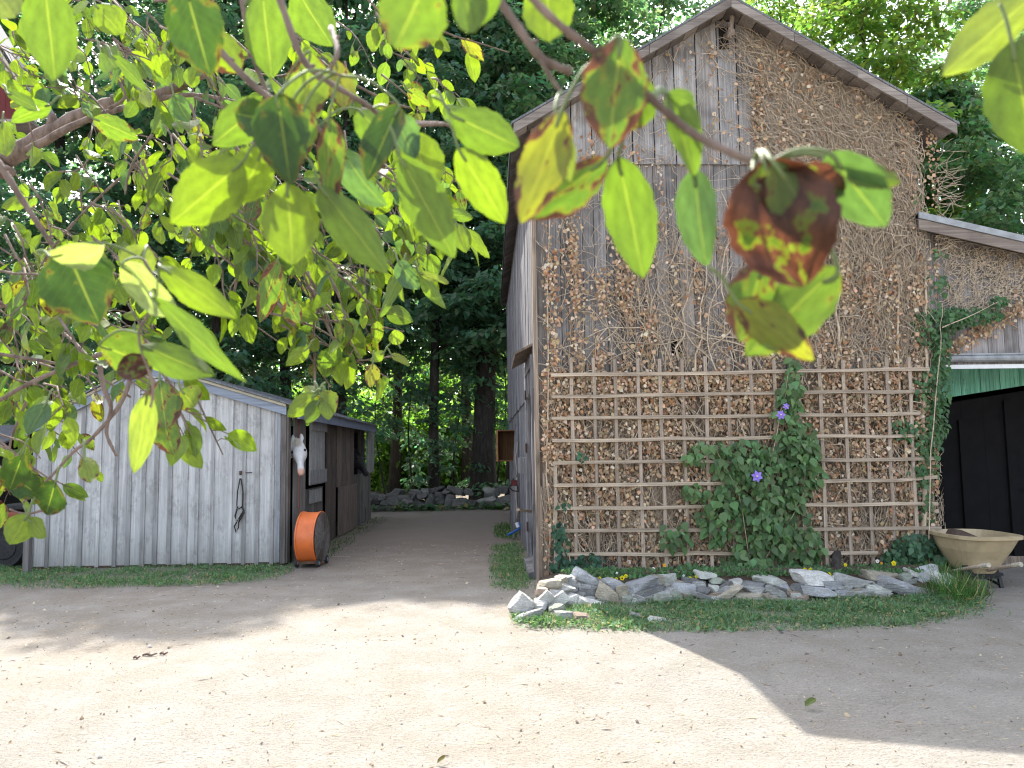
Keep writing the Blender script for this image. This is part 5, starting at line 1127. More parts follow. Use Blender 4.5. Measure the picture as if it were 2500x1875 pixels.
# ------------------------------------------------------------------ wheelbarrow
yw = 8.75; wc = P(2385, 1330, yw); WBx = wc.x
wb = thing('wheelbarrow', (WBx, yw, 0), 'tan plastic wheelbarrow with dark earth in it parked at the doorway', 'wheelbarrow')
zt_ = P(2385, 1312, yw - .3).z; x0 = P(2292, 1310, yw).x; x1 = P(2478, 1310, yw).x; cxw = (x0 + x1) / 2; hwx = (x1 - x0) / 2 * .85; cxw -= .03
def oval(z, rx, ry, cx, cy, n=28, sq=.62): 
    o = []
    for k in range(n):
        a = 2 * math.pi * k / n; ca, sa = math.cos(a), math.sin(a); o.append((cx + rx * math.copysign(abs(ca) ** sq, ca), cy + ry * math.copysign(abs(sa) ** sq, sa), z + .03 * (math.copysign(abs(sa) ** sq, sa) + 1) * .0))
    return o
m = MB(); m.loft([oval(zt_ - .40, hwx * .42, .24, cxw - .04, yw + .0), oval(zt_ - .36, hwx * .50, .26, cxw - .04, yw), oval(zt_ - .15, hwx * .80, .38, cxw - .02, yw), oval(zt_ - .02, hwx * .93, .44, cxw, yw), oval(zt_ - .02, hwx * 1.0, .48, cxw, yw), oval(zt_ + .015, hwx * 1.0, .485, cxw, yw), oval(zt_ + .018, hwx * .93, .43, cxw, yw), oval(zt_ - .13, hwx * .80, .37, cxw - .02, yw), oval(zt_ - .34, hwx * .5, .29, cxw - .04, yw)], (1, 1, 1, .5)); m.build('tub', MT['tub'], wb, smooth=False)
m = MB(); m.loft([oval(zt_ - .22, hwx * .55, .26, cxw - .05, yw), oval(zt_ - .10, hwx * .58, .27, cxw - .08, yw), oval(zt_ - .02, hwx * .36, .17, cxw - .12, yw + .05), oval(zt_ + .045, hwx * .14, .08, cxw - .16, yw + .1)], (1, 1, 1, .5)); m.build('earth_load', MT['soil'], wb, smooth=True)
for s in (-1, 1):
    m = MB(); ax_ = cxw - .20 + s * .17; m.tube([(cxw + s * .08 - .15, yw + .75, .22), (ax_ - .06, yw + .1, zt_ - .46), (ax_ + .03, yw - .45, zt_ - .30), (ax_ + .04, yw - .70, zt_ - .24)], .021, 8, (1, 1, 1, .5)); hd = m.build('handle', MT['lath'], wb, smooth=True)
    m = MB(); m.tube([(ax_ + .036, yw - .62, zt_ - .257), (ax_ + .043, yw - .74, zt_ - .232)], .025, 8, (1, 1, 1, .5)); m.build('grip', MT['yellowtrim'], hd)
    lx = cxw - .02 + s * .16; m = MB(); m.beam((lx, yw - .16, zt_ - .40), (lx, yw - .20, .0), .035, .035, (0, 1, 0), (1, 1, 1, .5)); m.beam((lx, yw - .19, .03), (lx - .06 * s, yw + .22, zt_ - .44), .03, .02, c=(1, 1, 1, .5)); m.build('leg', MT['black'], wb)
m = MB(); m.box((cxw - .28, yw - .205, .10), (cxw + .12, yw - .19, .25), (1, 1, 1, .5)); m.build('brace', MT['black'], wb); m = MB(); m.box((cxw - .24, yw - .22, zt_ - .43), (cxw + .16, yw - .10, zt_ - .40), (1, 1, 1, .5)); m.build('brace', MT['black'], wb)
m = MB(); c = Vector((cxw - .15, yw + .78, .2)); m.tube([c - Vector((.045, 0, 0)), c + Vector((.045, 0, 0))], .2, 20, (1, 1, 1, .5)); w_ = m.build('wheel', MT['rubber'], wb); m = MB(); m.tube([c - Vector((.05, 0, 0)), c + Vector((.05, 0, 0))], .1, 14, (1, 1, 1, .5)); m.build('rim', MT['metal'], w_)
# ------------------------------------------------------------------ dark outbuilding, tractor and red barn at the left edge
MT['red_o'] = plain('faded_orange_red_paint', (.20, .045, .025), .6, 0, .3, 6)
ys2 = 15.5; a = P(-120, 1048, ys2 + 1.5); b = P(86, 1048, ys2 + 1.5); e = P(86, 1102, ys2)
ob = thing('outbuilding', (b.x, ys2, 0), 'low dark open shed with a grey shingle roof beyond the left end of the stable', 'shed')
m = MB(); m.hexa([(a.x - 3, ys2 - .1, e.z), (b.x, ys2 - .1, e.z), (b.x, ys2 - .1, e.z + .04), (a.x - 3, ys2 - .1, e.z + .04)], [(a.x - 3, ys2 + 1.8, a.z + .05), (b.x, ys2 + 1.8, a.z + .05), (b.x, ys2 + 1.8, a.z + .09), (a.x - 3, ys2 + 1.8, a.z + .09)], (1, 1, 1, .5)); m.build('roof', MT['shingle'], ob)
m = MB(); m.box((a.x - 3, ys2 - .13, e.z - .08), (b.x, ys2 - .10, e.z + .02)); m.build('fascia', MT['fascia'], ob)
m = MB(); m.box((a.x - 3, ys2 + 1.7, 0), (b.x - .05, ys2 + 1.75, a.z)); m.box((b.x - .12, ys2, 0), (b.x - .06, ys2 + 1.7, e.z)); m.build('wall', MT['dark'], ob)
yt = 11.6; q0 = P(66, 1300, yt - .6)
m = MB(); m.box((q0.x - .035, yt - .62, 0), (q0.x + .045, yt - .54, .6)); tag(m.build('fence_post', MT['shedside']), 'short grey post between the tractor tyre and the stable', 'post')
tc = P(22, 1352, yt); tr_ = thing('garden_tractor', (tc.x, yt, 0), 'orange and black garden tractor parked mostly out of view at the left edge', 'tractor')
for k, (dx, r) in enumerate(((0, .30), (-1.15, .22))):
    for dy in (-.02, .75):
        c = Vector((tc.x + dx, yt + dy, r)); m = MB(); pr = [(-.10, r * .8), (-.11, r * .93), (-.06, r), (.06, r), (.11, r * .93), (.10, r * .8)]
        m.loft([[c + Vector((rr2 * math.cos(w_), o_, rr2 * math.sin(w_))) for w_ in [2 * math.pi * j / 28 for j in range(28)]] for o_, rr2 in pr], (1, 1, 1, .5)); w2 = m.build('tyre', MT['rubber'], tr_, smooth=False)
        m = MB(); m.loft([[c + Vector((rr2 * math.cos(w_), o_, rr2 * math.sin(w_))) for w_ in [2 * math.pi * j / 20 for j in range(20)]] for o_, rr2 in [(-.115, r * .2), (-.112, r * .55), (-.09, r * .6), (.09, r * .6), (.112, r * .3)]], (1, 1, 1, .5)); m.build('rim', MT['black'], w2)
m = MB(); z0 = .62; rr3 = [[(tc.x + x, yt + y, z) for (x, y, z) in ((.38, -.05, z0), (.38, .8, z0), (.30, .8, z0 + .14), (.30, -.05, z0 + .14))], [(tc.x + x, yt + y, z) for (x, y, z) in ((-.45, -.05, z0), (-.45, .8, z0), (-.45, .8, z0 + .20), (-.45, -.05, z0 + .20))]]; m.loft(rr3, (1, 1, 1, .5)); bevel(m.build('fender', MT['red_o'], tr_), .03, 2)
m = MB(); m.box((tc.x - 1.6, yt + .08, .42), (tc.x - .5, yt + .66, .95), (1, 1, 1, .5)); bevel(m.build('hood', MT['red_o'], tr_), .06, 3)
m = MB(); m.box((tc.x - 1.5, yt + .15, .22), (tc.x + .3, yt + .6, .5), (1, 1, 1, .5)); m.build('chassis', MT['black'], tr_)
m = MB(); m.box((tc.x - .2, yt + .15, .8), (tc.x + .25, yt + .6, .9), (1, 1, 1, .5)); m.box((tc.x + .2, yt + .15, .85), (tc.x + .28, yt + .6, 1.2), (1, 1, 1, .5)); bevel(m.build('seat', MT['black'], tr_), .03, 2)
m = MB(); c = Vector((tc.x - .45, yt + .37, 1.08)); m.tube([c + Vector((.05 * math.sin(a), .17 * math.cos(a), .16 * math.sin(a))) for a in [k * math.pi / 8 for k in range(17)]], .012, 6, (1, 1, 1, .5)); m.tube([c, c + Vector((-.2, 0, -.35))], .015, 6, (1, 1, 1, .5)); m.build('steering_wheel', MT['black'], tr_)
yr = 13.0; rb = P(84, 268, yr); ra = P(-60, 30, yr); sl_ = (rb.z - ra.z) / (rb.x - ra.x)
rbn = thing('red_barn', (ra.x - 3, yr, 0), 'red board barn corner with a weathered white rake board at the left edge', 'barn')
zr = lambda x: rb.z + sl_ * (x - rb.x)
m = MB(); x = rb.x - .35 - 7
while x < rb.x - .42:
    z1 = zr(x); z2 = zr(x + .2); lo = 0 if x < P(-30, 300, yr).x else P(0, 287, yr).z
    m.hexa([(x, yr + .1, lo), (x + .196, yr + .1, lo), (x + .196, yr + .1, min(z2, 9.5) - .1), (x, yr + .1, min(z1, 9.5) - .1)], [(x, yr + .13, lo), (x + .196, yr + .13, lo), (x + .196, yr + .13, min(z2, 9.5) - .1), (x, yr + .13, min(z1, 9.5) - .1)]); x += .2
m.hexa([(rb.x - .35, yr + .1, P(0, 287, yr).z), (rb.x - .16, yr + .1, P(0, 287, yr).z), (rb.x - .2, yr + .1, zr(rb.x - .2) - .06), (rb.x - .35, yr + .1, zr(rb.x - .35) - .1)], [(rb.x - .35, yr + .13, P(0, 287, yr).z), (rb.x - .16, yr + .13, P(0, 287, yr).z), (rb.x - .2, yr + .13, zr(rb.x - .2) - .06), (rb.x - .35, yr + .13, zr(rb.x - .35) - .1)]); m.build('wall', MT['red'], rbn)
m = MB(); xa = P(-400, 0, yr).x
for k, (o0, o1, yo) in enumerate(((-.20, -.10, 0), (-.10, .0, -.03), (0.0, .06, -.05))):
    m.hexa([(xa, yr + yo, zr(xa) + o0), (rb.x, yr + yo, rb.z + o0), (rb.x, yr + yo, rb.z + o1 - .005), (xa, yr + yo, zr(xa) + o1 - .005)], [(xa, yr + .09, zr(xa) + o0), (rb.x, yr + .09, rb.z + o0), (rb.x, yr + .09, rb.z + o1 - .005), (xa, yr + .09, zr(xa) + o1 - .005)], (1.15, 1.15, 1.15, .2 + k * .3))
m.build('rake_board', MT['yellowtrim'], rbn)
m = MB(); m.hexa([(xa, yr + .0, zr(xa) + .062), (rb.x + .05, yr, rb.z + .03), (rb.x + .05, yr, rb.z + .08), (xa, yr, zr(xa) + .11)], [(xa, yr + .7, zr(xa) + .062), (rb.x + .05, yr + .7, rb.z + .03), (rb.x + .05, yr + .7, rb.z + .08), (xa, yr + .7, zr(xa) + .11)], (1, 1, 1, .5)); m.build('roof', MT['shingle'], rbn)
m = MB(); z = P(0, 287, yr).z; m.box((xa, yr + .05, z - .05), (rb.x - .1, yr + .6, z), (1.2, 1.2, 1.2, .5)); m.build('soffit', MT['trim'], rbn)
# small things on the yard
def dry_leaf(px, py, L, col, lab, n=1):
    c = G(px, py); lm = LM(); b = np.array([[c.x - L / 2, c.y, .012]]); lm.add(*leaf_mesh(b, np.array([[L, .02, .015]]), np.array([L * .7]), np.array([[0, -.2, 1.]]), np.array([[*col, .35]]), .5, -.5, 6, 8, 'apple', .03)); tag(lm.build('fallen_leaf', MT['apple'], origin=(c.x, c.y, 0)), lab, 'leaf')
dry_leaf(1983, 1728, .085, (.09, .13, .03), 'curled green leaf lying in the barn shadow on the yard')
dry_leaf(1080, 1868, .05, (.12, .10, .04), 'small dead leaf on the sunlit dirt at the bottom edge')
for (px, py, s, lab) in ((365, 1603, .11, 'knobbly dark twig bit on the sunlit dirt at the left'), (399, 1600, .06, 'shorter twig bit to the right of the knobbly one'), (333, 1610, .05, 'thinnest twig bit left of the knobbly one')):
    c = G(px, py); m = MB(); m.tube([c + Vector((-s / 2, 0, .012)), c + Vector((-s * .2, .01, .02)), c + Vector((s * .15, -.005, .012)), c + Vector((s / 2, .01, .022))], [.008, .012, .009, .006], 6, (1, 1, 1, .5)); m.tube([c + Vector((-s * .2, .01, .018)), c + Vector((-s * .1, .03, .03))], .004, 5, (1, 1, 1, .5)); tag(m.build('twig', MT['applebark'], smooth=True), lab, 'twig')
# ------------------------------------------------------------------ the apple tree whose boughs hang over the camera
at = thing('apple_tree', (-3.3, 1.9, 0), 'apple tree with spotted sunlit leaves hanging over the yard from the left', 'apple tree')
m = MB(); m.tube([(-3.35, 1.9, -.1), (-3.3, 1.9, .5), (-3.2, 2.0, 1.1), (-3.0, 2.1, 1.7), (-2.7, 2.1, 2.1)], [.2, .15, .13, .12, .10], 12, (1, 1, 1, .5)); trunk = m.build('trunk', MT['applebark'], at, smooth=True)
def OVP(x, y, d): return D(x * OV, y * OV, d)
def smoothpts(pts, sub=4, j=0.0):
    o = []; n = len(pts)
    for i in range(n - 1):
        p0 = pts[max(i - 1, 0)]; p1 = pts[i]; p2 = pts[i + 1]; p3 = pts[min(i + 2, n - 1)]
        for k in range(sub):
            t = k / sub; q = .5 * ((2 * p1) + (p2 - p0) * t + (2 * p0 - 5 * p1 + 4 * p2 - p3) * t * t + (3 * p1 - p0 - 3 * p2 + p3) * t ** 3); o.append(q + Vector((random.gauss(0, j), random.gauss(0, j), random.gauss(0, j))))
    o.append(pts[-1]); return o
BR = []
def branch(pts, r0, r1, d=None, knots=0, origin=None, lab=None):
    """pts in overview pixels (x, y[, distance]); radii in overview pixels at that distance"""
    P3 = []; dd = []
    for p in pts:
        q = p[2] if len(p) > 2 else d; P3.append(OVP(p[0], p[1], q)); dd.append(q)
    if origin: P3.insert(0, Vector(origin)); dd.insert(0, dd[0])
    n = 5; S = smoothpts(P3, n, 0); N = len(S); rad = []
    for i in range(N):
        f = i / (N - 1); px = r0 + (r1 - r0) * f; di = np.interp(f * (len(dd) - 1), range(len(dd)), dd); rad.append(px * OV / F * di * (1 + .12 * math.sin(i * 2.3)))
    m = MB(); m.tube(S, rad, 9, (1, 1, 1, .5))
    for k in range(knots):
        i = random.randint(2, N - 2); a = random.uniform(0, 6.28); v = Vector((math.cos(a), -.2, math.sin(a))); m.tube([S[i], S[i] + v * rad[i] * 1.6, S[i] + v * rad[i] * 2.2], [rad[i] * .8, rad[i] * .6, rad[i] * .25], 6, (1, 1, 1, .5))
    b = m.build('branch', MT['applebark'], at, smooth=True); 
    if lab: b['label'] = lab
    BR.append((b, S)); return b, S
b_main, s_main = branch([(-120, 400, 2.0), (0, 350, 2.0), (110, 285, 2.0), (230, 228, 2.0), (330, 210, 2.0), (430, 165, 2.0), (540, 118, 2.0)], 27, 6, knots=6, origin=(-3.0, 2.1, 1.75), lab='thickest grey bough crossing the upper left')
b_2, s_2 = branch([(60, 325, 1.9), (180, 262, 1.9), (300, 225, 1.95), (420, 205, 2.0), (560, 232, 2.05)], 9, 3, knots=4)
branch([(-20, 330, .8), (12, 375, .8), (60, 450, .8), (112, 528, .8)], 9, 5, knots=2)
b_low, s_low = branch([(-100, 665, 2.1), (0, 655, 2.1), (80, 638, 2.1), (160, 628, 2.1), (290, 645, 2.1), (330, 720, 2.1)], 17, 5, knots=3, origin=(-3.05, 2.1, 1.6), lab='second thick bough at the left above the stable')
branch([(30, 665, 2.0), (90, 690, 1.8), (150, 730, 1.7), (205, 785, 1.6)], 5, 2.5, knots=3)
branch([(-20, 762, 1.4), (120, 785, 1.4), (205, 810, 1.4), (282, 858, 1.4)], 4, 2.5, knots=3)
branch([(-10, 870, 1.3), (60, 830, 1.3), (150, 790, 1.3), (225, 762, 1.3), (240, 745, 1.3)], 4, 6, knots=3)
branch([(215, 790, 1.2), (225, 840, 1.2), (240, 880, 1.2), (230, 935, 1.2), (252, 985, 1.2)], 6, 3, knots=2)
branch([(285, 800, 1.2), (262, 870, 1.2), (200, 945, 1.2), (160, 975, 1.2), (100, 1040, 1.2), (50, 1085, 1.2)], 5, 2.5, knots=3)
b_n1, s_n1 = branch([(385, -20, .6), (450, 80, .6), (560, 195, .6), (650, 245, .6), (700, 290, .6)], 9, 5, knots=4)
branch([(520, -20, .62), (540, 90, .62), (562, 165, .62), (590, 225, .62)], 7, 4, knots=2)
b_n2, s_n2 = branch([(598, -20, .55), (650, 120, .55), (700, 170, .55), (790, 225, .56), (850, 265, .58), (960, 268, .6)], 8, 4, knots=3)
branch([(715, 60, .55), (730, 110, .5), (715, 150, .5), (740, 165, .5)], 6, 3, knots=2)
b_r, s_r = branch([(1130, -25, .36), (1210, 55, .36), (1350, 160, .37), (1420, 225, .37), (1500, 290, .37), (1580, 330, .36), (1650, 360, .36)], 9, 9, knots=3, lab='dark twig running down to the dried leaf in front of the barn')
b_r2, s_r2 = branch([(1060, -25, .40), (1110, 45, .40), (1170, 125, .40), (1235, 155, .40)], 9, 9, knots=3)
branch([(1170, 130, .40), (1195, 175, .40), (1215, 200, .40)], 6, 4)
branch([(780, 235, .9), (880, 262, .9), (960, 268, .9), (1020, 300, .9)], 4, 3)
b_h, s_h = branch([(640, 560, 1.5), (690, 640, 1.5), (678, 700, 1.5), (680, 780, 1.5), (680, 850, 1.5)], 3, 2.5, knots=1)
b_h2, s_h2 = branch([(640, 560, 1.5), (700, 690, 1.5), (740, 765, 1.5), (780, 778, 1.5), (845, 770, 1.5)], 3, 1.8)
branch([(495, 690, 1.6), (520, 570, 1.6), (560, 480, 1.6)], 3, 2); branch([(560, 480, 1.6), (530, 570, 1.6), (500, 655, 1.6), (640, 765, 1.7)], 2, 1.2)
branch([(310, 560, .6), (345, 640, .6), (300, 720, .6), (330, 830, .6), (325, 880, .6)], 3.5, 2.5)
branch([(130, 1090, 1.1), (60, 1110, 1.1), (20, 1100, 1.1)], 3, 2); branch([(200, 110, 1.8), (270, 200, 1.8), (235, 235, 1.8)], 2, 4)
for (a, b) in (((390, 0), (480, 160)), ((560, 235), (560, 380)), ((420, 210), (560, 300)), ((330, 290), (270, 420)), ((300, 350), (160, 480)), ((160, 480), (60, 640)), ((560, 300), (700, 420)), ((700, 420), (840, 500)), ((400, 480), (560, 620)), ((760, 180), (930, 240)), ((850, 300), (1000, 470)), ((180, 640), (240, 760)), ((60, 860), (20, 1020))):
    d = random.uniform(1.4, 2.1); mid = ((a[0] + b[0]) / 2 + random.uniform(-20, 20), (a[1] + b[1]) / 2 + random.uniform(-15, 15)); branch([(*a, d), (*mid, d), (*b, d)], 3.2, 1.8, knots=2)
GRN = (.062, .112, .020); BRT = (.098, .158, .013); PAL = (.10, .14, .045); DRK = (.020, .046, .015); BLU = (.05, .10, .06); SIL = (.16, .21, .15)
TY = {'plain': (GRN, .10), 'bright': (BRT, .22), 'pale': (PAL, .05), 'spots': ((.085, .135, .016), .40), 'brown': ((.045, .09, .02), .45), 'dark': (DRK, .36), 'blue': (BLU, .22), 'silver': (SIL, .08), 'dried': ((.035, .075, .016), .55), 'yellow': ((.13, .15, .02), .42), 'tip': (GRN, .37)}
# base x,y  tip x,y  width  distance  type  (overview pixels); roll = turn about its own length
HERO = [(95, -40, 122, 182, 105, .55, 'plain', 10), (-15, -25, 40, 45, 70, .6, 'pale', 0), (62, 25, 100, 115, 60, .75, 'plain', -30), (400, -30, 450, 165, 120, .5, 'dark', 20), (440, 60, 520, 160, 90, .6, 'spots', -30), (565, -30, 592, 178, 105, .6, 'plain', 25), (640, -25, 720, 110, 95, .75, 'plain', -20),
 (925, -50, 850, 118, 150, .34, 'tip', 10), (990, -45, 1035, 80, 85, .36, 'plain', 30), (1090, -60, 1000, 75, 70, .36, 'plain', -30), (1180, -50, 1188, 98, 110, .44, 'bright', 5),
 (668, 110, 658, 285, 92, .6, 'spots', 15), (725, 130, 742, 245, 62, .65, 'yellow', -20), (600, 205, 625, 400, 120, .46, 'dark', 10), (660, 225, 640, 360, 85, .5, 'brown', -40), (712, 250, 714, 470, 60, .5, 'brown', 50), (575, 215, 455, 315, 85, .6, 'plain', 20), (600, 262, 495, 245, 85, .5, 'dark', -10),
 (525, 350, 366, 485, 128, .5, 'bright', 8), (570, 320, 515, 440, 95, .52, 'bright', -18), (620, 395, 635, 585, 122, .5, 'bright', 5), (690, 400, 838, 592, 92, .5, 'plain', -15), (862, 335, 982, 558, 98, .5, 'plain', 12), (735, 325, 822, 455, 62, .6, 'blue', 60), (770, 235, 850, 315, 75, .62, 'plain', -15), (860, 225, 795, 395, 75, .52, 'dark', 40), (850, 240, 895, 345, 60, .55, 'blue', -55), (895, 285, 935, 445, 95, .56, 'bright', 10),
 (975, 248, 1122, 318, 95, .5, 'plain', -12), (990, 320, 1092, 485, 88, .5, 'bright', 10), (1215, 235, 1125, 500, 105, .37, 'yellow', 15), (1200, 240, 1235, 400, 55, .38, 'pale', -50), (1310, 340, 1128, 490, 92, .38, 'brown', 30), (1335, 338, 1392, 605, 112, .4, 'plain', 6), (1340, 80, 1318, 322, 145, .36, 'brown', -12), (1400, 170, 1330, 300, 90, .38, 'tip', 30), (1440, 205, 1505, 380, 72, .38, 'plain', 45),
 (1440, 200, 1500, 260, 70, .39, 'plain', 0), (1498, 365, 1522, 578, 88, .4, 'blue', 30), (1650, 345, 1740, 640, 235, .33, 'dried', 5), (1630, 400, 1850, 430, 150, .335, 'dried', 20), (1670, 350, 1790, 520, 110, .325, 'tip', -30), (1790, 330, 1915, 495, 120, .34, 'blue', 25), (1820, 350, 1945, 400, 60, .345, 'tip', -50), (1810, 575, 1610, 770, 130, .36, 'tip', 20), (1650, 560, 1600, 740, 110, .37, 'brown', -10), (1590, 650, 1760, 780, 90, .36, 'yellow', 15),
 (2250, -25, 2026, 168, 105, .42, 'pale', -10), (2185, 90, 2235, 345, 170, .40, 'plain', 15), (2225, 60, 2150, 170, 60, .42, 'pale', 50),
 (140, 535, 215, 700, 155, .58, 'dark', 20), (110, 555, 225, 530, 60, .56, 'silver', 60), (262, 572, 392, 680, 72, .58, 'silver', 55), (318, 532, 272, 600, 72, .62, 'pale', 5), (345, 575, 514, 690, 68, .55, 'bright', -20), (370, 600, 430, 650, 55, .6, 'spots', 40), (325, 640, 528, 830, 50, .55, 'plain', 35), (305, 745, 470, 818, 70, .6, 'plain', -20), (215, 745, 335, 790, 95, .62, 'tip', 30), (330, 790, 240, 800, 60, .62, 'dried', 20),
 (318, 850, 292, 1022, 58, .66, 'pale', 15), (345, 820, 360, 935, 80, 1.0, 'brown', 0), (390, 840, 420, 880, 60, 1.0, 'spots', 30), (350, 900, 375, 985, 60, 1.0, 'brown', -20), (182, 985, 200, 1050, 42, .9, 'spots', 10), (860, 745, 852, 712, 34, 1.4, 'bright', 0), (845, 765, 885, 785, 18, 1.4, 'pale', 30), (830, 760, 800, 780, 22, 1.4, 'bright', 30), (805, 785, 800, 838, 34, 1.3, 'yellow', 20), (665, 752, 618, 790, 34, 1.3, 'bright', 0),
 (685, 850, 620, 900, 44, 1.1, 'bright', 10), (690, 850, 725, 890, 50, 1.1, 'spots', 20), (690, 865, 660, 915, 34, 1.1, 'plain', -20), (700, 860, 712, 905, 34, 1.1, 'bright', 0), (680, 848, 655, 838, 26, 1.1, 'pale', 0), (860, 565, 905, 625, 45, 1.2, 'blue', 40), (905, 590, 962, 668, 30, 1.2, 'plain', -20), (870, 575, 825, 690, 28, 1.2, 'plain', 40), (985, 480, 1008, 545, 42, 1.2, 'bright', 0), (1005, 495, 1055, 558, 26, 1.2, 'bright', 30), (968, 462, 1022, 470, 28, 1.2, 'plain', 20), (905, 590, 970, 612, 18, 1.2, 'pale', 60),
 (205, 10, 265, 75, 58, 1.1, 'bright', 0), (240, 8, 250, 75, 55, 1.15, 'bright', 20), (215, 105, 262, 155, 60, 1.1, 'plain', 20), (375, 205, 410, 265, 46, 1.3, 'blue', 30), (340, 110, 358, 172, 38, 1.4, 'bright', 0), (15, 200, 98, 240, 28, 1.0, 'plain', 30), (110, 225, 25, 258, 40, 1.0, 'plain', -20), (5, 265, 15, 350, 40, 1.2, 'bright', 0), (200, 255, 300, 300, 50, 1.1, 'tip', 0), (240, 120, 330, 200, 30, 1.0, 'plain', 30), (300, 190, 330, 235, 28, 1.2, 'pale', 10), (600, 560, 560, 700, 50, 1.2, 'brown', 10), (620, 650, 645, 700, 45, 1.2, 'brown', -30), (880, 195, 930, 230, 32, 1.2, 'spots', 0), (960, 225, 1010, 275, 45, .8, 'plain', -20), (100, 870, 60, 940, 45, 1.1, 'blue', 30), (50, 980, 20, 1060, 60, 1.0, 'dark', 0), (120, 1040, 100, 1110, 70, 1.0, 'dark', 30), (60, 1110, 20, 1180, 60, 1.0, 'bright', 10), (60, 1120, 105, 1165, 35, 1.0, 'bright', 30), (30, 1030, 90, 1075, 60, 1.05, 'dark', 0)]
def hero_arrays(L_):
    B = []; Al = []; Wd = []; Nm = []; C = []; Fo = []; Cu = []
    for (bx, by, tx_, ty_, w, d, ty, roll) in L_:
        dz = random.uniform(-.12, .12) * d * .25; a = OVP(bx, by, d); b = OVP(tx_, ty_, d + dz); v = b - a; view = (a - Vector((0, 0, CAM_H))).normalized()
        n = v.cross(view).cross(v).normalized() * 1.0
        if n.dot(view) > 0: n = -n
        rr_ = R(roll * .75); n = Matrix.Rotation(rr_, 3, v.normalized()) @ n
        # the glossy upper side faces the sun for most leaves: the camera sees the underside
        if ty not in ('dark', 'blue', 'silver', 'dried'): n = -n
        B.append(a); Al.append(v); Wd.append(w * OV / F * d / max(.6, math.cos(rr_))); Nm.append(n); c, sp = TY[ty]; k = random.uniform(.88, 1.15); C.append((c[0] * k, c[1] * k, c[2] * k, sp)); Fo.append(random.uniform(.08, .45) * (1 if ty != 'dried' else 1.6)); Cu.append(random.uniform(-.08, .22) if ty != 'dried' else .25)
    f = lambda q: np.array([tuple(x) for x in q]); return f(B), f(Al), np.array(Wd), f(Nm), f(C), np.array(Fo), np.array(Cu)
names = {39: 'big leaf gone dark red-brown hanging in front of the barn', 10: 'bright green leaf hanging at the top beside the dark twig', 33: 'long plain green leaf hanging in front of the barn', 34: 'round green leaf with brown blotches under the dark twig', 7: 'large blurred green leaf with brown edge at the top', 18: 'large bright leaf left of centre with a pale midrib', 20: 'glowing green leaf hanging at the centre of the spray', 47: 'pale narrow leaf entering at the top right corner', 48: 'large round green leaf at the right edge', 28: 'broad leaf pointing right towards the barn eave', 22: 'long leaf hanging with its tip left of the barn eave', 51 - 1: 'dark green leaf with brown spots hanging above the stable roof', 0: 'long plain leaf hanging at the top left corner'}
arr = [hero_arrays([h]) for h in HERO]
def nearest(p):
    best = None
    for b, S in BR:
        for q in S[::2]:
            dd = (q - p).length
            if best is None or dd < best[0]: best = (dd, b, q)
    return best
per = {}; pet = MB()
petd = {}
for i, h in enumerate(HERO):
    B, Al, Wd, Nm, C, Fo, Cu = arr[i]; dd, br, q = nearest(Vector(B[0]))
    if i in names or h[4] >= 88:
        lm = LM(); lm.add(*leaf_mesh(B, Al, Wd, Nm, C, Fo, Cu, 10, 26, 'apple', .022 if h[6] != 'dried' else .07)); o = lm.build('leaf', MT['apple'], br)
        if i in names: o['label'] = names[i]
    else: per.setdefault(br.name, (br, []))[1].append(i)
    a = Vector(B[0]); v = Vector(Al[0]).normalized(); L = min(.045, max(.02, dd)); 
    p0 = q if dd < .06 else a - v * .014 + Vector((0, .004, .008))
    pm = petd.setdefault(br.name, (br, MB()))[1]; r = .0009 if h[5] < .7 else .0014; pt_ = smoothpts([p0, (p0 + a) * .5 + Vector((0, 0, .15 * (p0 - a).length)), a, a + v * .01], 4); pm.tube(pt_, [r * 1.1] * (len(pt_) - 1) + [r * .6], 6, (1.2, 1.7, .8, .5))
MT['petiole'] = plain('green_stalk', (.13, .17, .06), .6, 0, .2, 60, .3, .02)
for br, pm in petd.values(): pm.build('leaf_stalks', MT['petiole'], br, smooth=True)['kind'] = 'stuff'
for br, ids in per.values():
    lm = LM()
    for i in ids: lm.add(*leaf_mesh(*arr[i][:5], arr[i][5], arr[i][6], 8, 12, 'apple', .03))
    lm.build('leaves', MT['apple'], br)['kind'] = 'stuff'
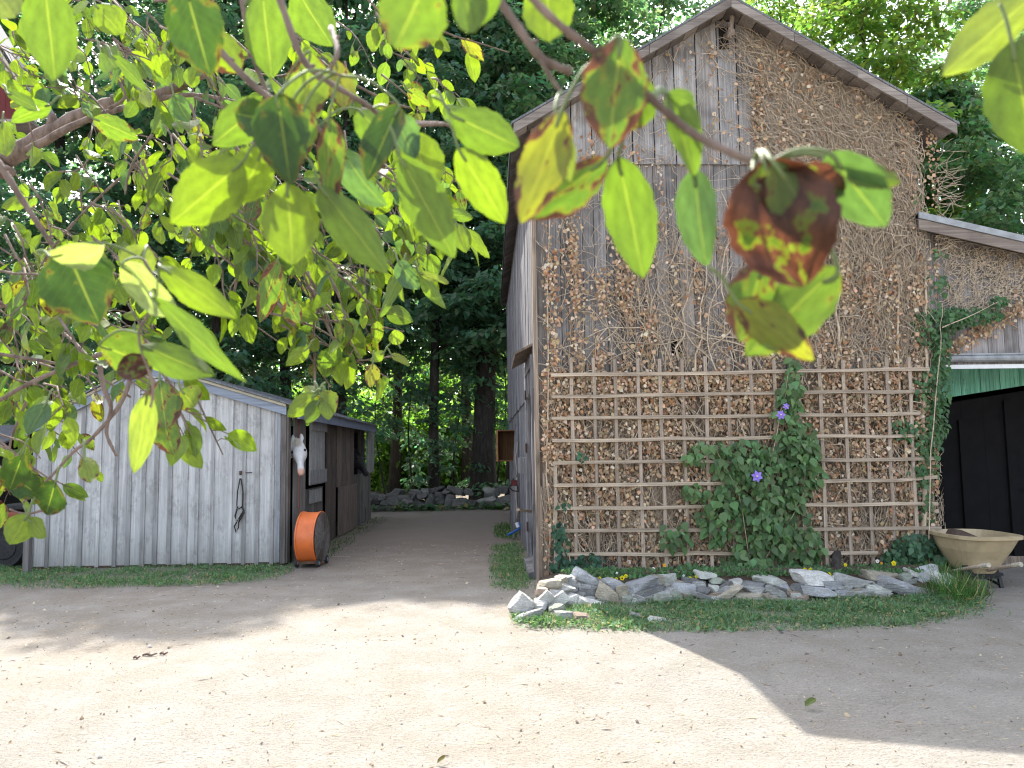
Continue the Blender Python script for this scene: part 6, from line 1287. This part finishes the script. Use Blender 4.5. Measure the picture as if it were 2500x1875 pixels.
# the mass of smaller leaves further along the boughs, on short twigs
REG = [((0, 520), (0, 560), 104, (1.5, 2.8)), ((500, 980), (0, 540), 56, (1.3, 2.4)), ((0, 380), (540, 770), 36, (1.3, 2.3)), ((0, 170), (770, 930), 13, (1.5, 2.1)), ((0, 60), (900, 1080), 6, (1.4, 1.9)), ((230, 380), (780, 850), 2, (1.4, 1.8))]
tw = MB(); Bs = []; Al = []; Wd = []; Nm = []; C = []
def spray(px, py, d, k=None):
    c = OVP(px, py, d); a = random.uniform(-.6, 1.2); v = Vector((math.cos(a), random.uniform(-.6, .6), -abs(math.sin(a)) - .25)).normalized(); Ln = random.uniform(.10, .24); p = [c - v * Ln * .5]
    for i in range(4): v = (v + Vector((random.gauss(0, .2), random.gauss(0, .2), random.gauss(-.08, .2)))).normalized(); p.append(p[-1] + v * Ln / 4)
    tw.tube(p, [.0026, .0022, .0019, .0015, .001], 5, (1, 1, 1, .5))
    ty0 = random.random(); n = k or random.randint(4, 8)
    for i in range(n):
        f = random.uniform(.15, 1); q = p[int(f * 3.99)].lerp(p[min(4, int(f * 3.99) + 1)], (f * 3.99) % 1); a = random.uniform(0, 6.28); dv_ = (v * .5 + Vector((math.cos(a) * .8, math.sin(a) * .6, random.gauss(-.55, .5)))).normalized(); st = random.uniform(.012, .03); b = q + dv_ * st
        tw.tube([q, q + dv_ * st * .5 + Vector((0, 0, .003)), b], .0008, 4, (1.1, 1.5, .8, .5), cap=False)
        L = random.uniform(.032, .066); Bs.append(b); dn = (dv_ + Vector((0, 0, random.uniform(-.7, 0)))).normalized(); Al.append(dn * L); Wd.append(L * random.uniform(.48, .66))
        nn = Vector((random.gauss(0, .55), random.gauss(0, .55) - .35, 1.0 + random.gauss(0, .5))); 
        if random.random() < .5: nn = Vector((random.gauss(0, .4), random.choice((-1, 1)) + random.gauss(0, .3), random.gauss(.3, .4)))
        Nm.append(nn.normalized()); r = random.random(); t = 'bright' if r < .46 else 'plain' if r < .74 else 'blue' if r < .84 else 'tip' if r < .90 else 'spots' if r < .95 else 'brown' if ty0 < .5 else 'yellow'
        cc, sp = TY[t]; kk = random.uniform(.65, 1.35); C.append((cc[0] * kk, cc[1] * kk, cc[2] * kk, sp))
for (xr, yr_, n, dr_) in REG:
    for i in range(n): spray(random.uniform(*xr), random.uniform(*yr_), random.uniform(*dr_))
for i in range(40):     # diagonal spray reaching down to the right
    f = random.random(); spray(430 + f * 400 + random.gauss(0, 40), 430 + f * 230 + random.gauss(0, 60) if f < .8 else 560 + random.gauss(0, 50), random.uniform(1.4, 2.0))
for i in range(9): spray(690 + random.uniform(-60, 60), 690 + random.uniform(-50, 60), 1.5, 4)
for i in range(8): spray(900 + random.uniform(-60, 60), 470 + random.uniform(-70, 60), 1.5, 4)
for i in range(4): spray(370 + random.uniform(-35, 45), 860 + random.uniform(-20, 30), 1.2, 4)
f_ = lambda q: np.array([tuple(x) for x in q]); n = len(Bs)
lm = LM(); lm.add(*leaf_mesh(f_(Bs), f_(Al), np.array(Wd), f_(Nm), f_(C), rng.uniform(.05, .5, n), rng.uniform(-.1, .55, n), 4, 7, 'apple', .02))
o = lm.build('foliage', MT['apple'], at); o['kind'] = 'stuff'; o = tw.build('twigs', MT['applebark'], at, smooth=True); o['kind'] = 'stuff'
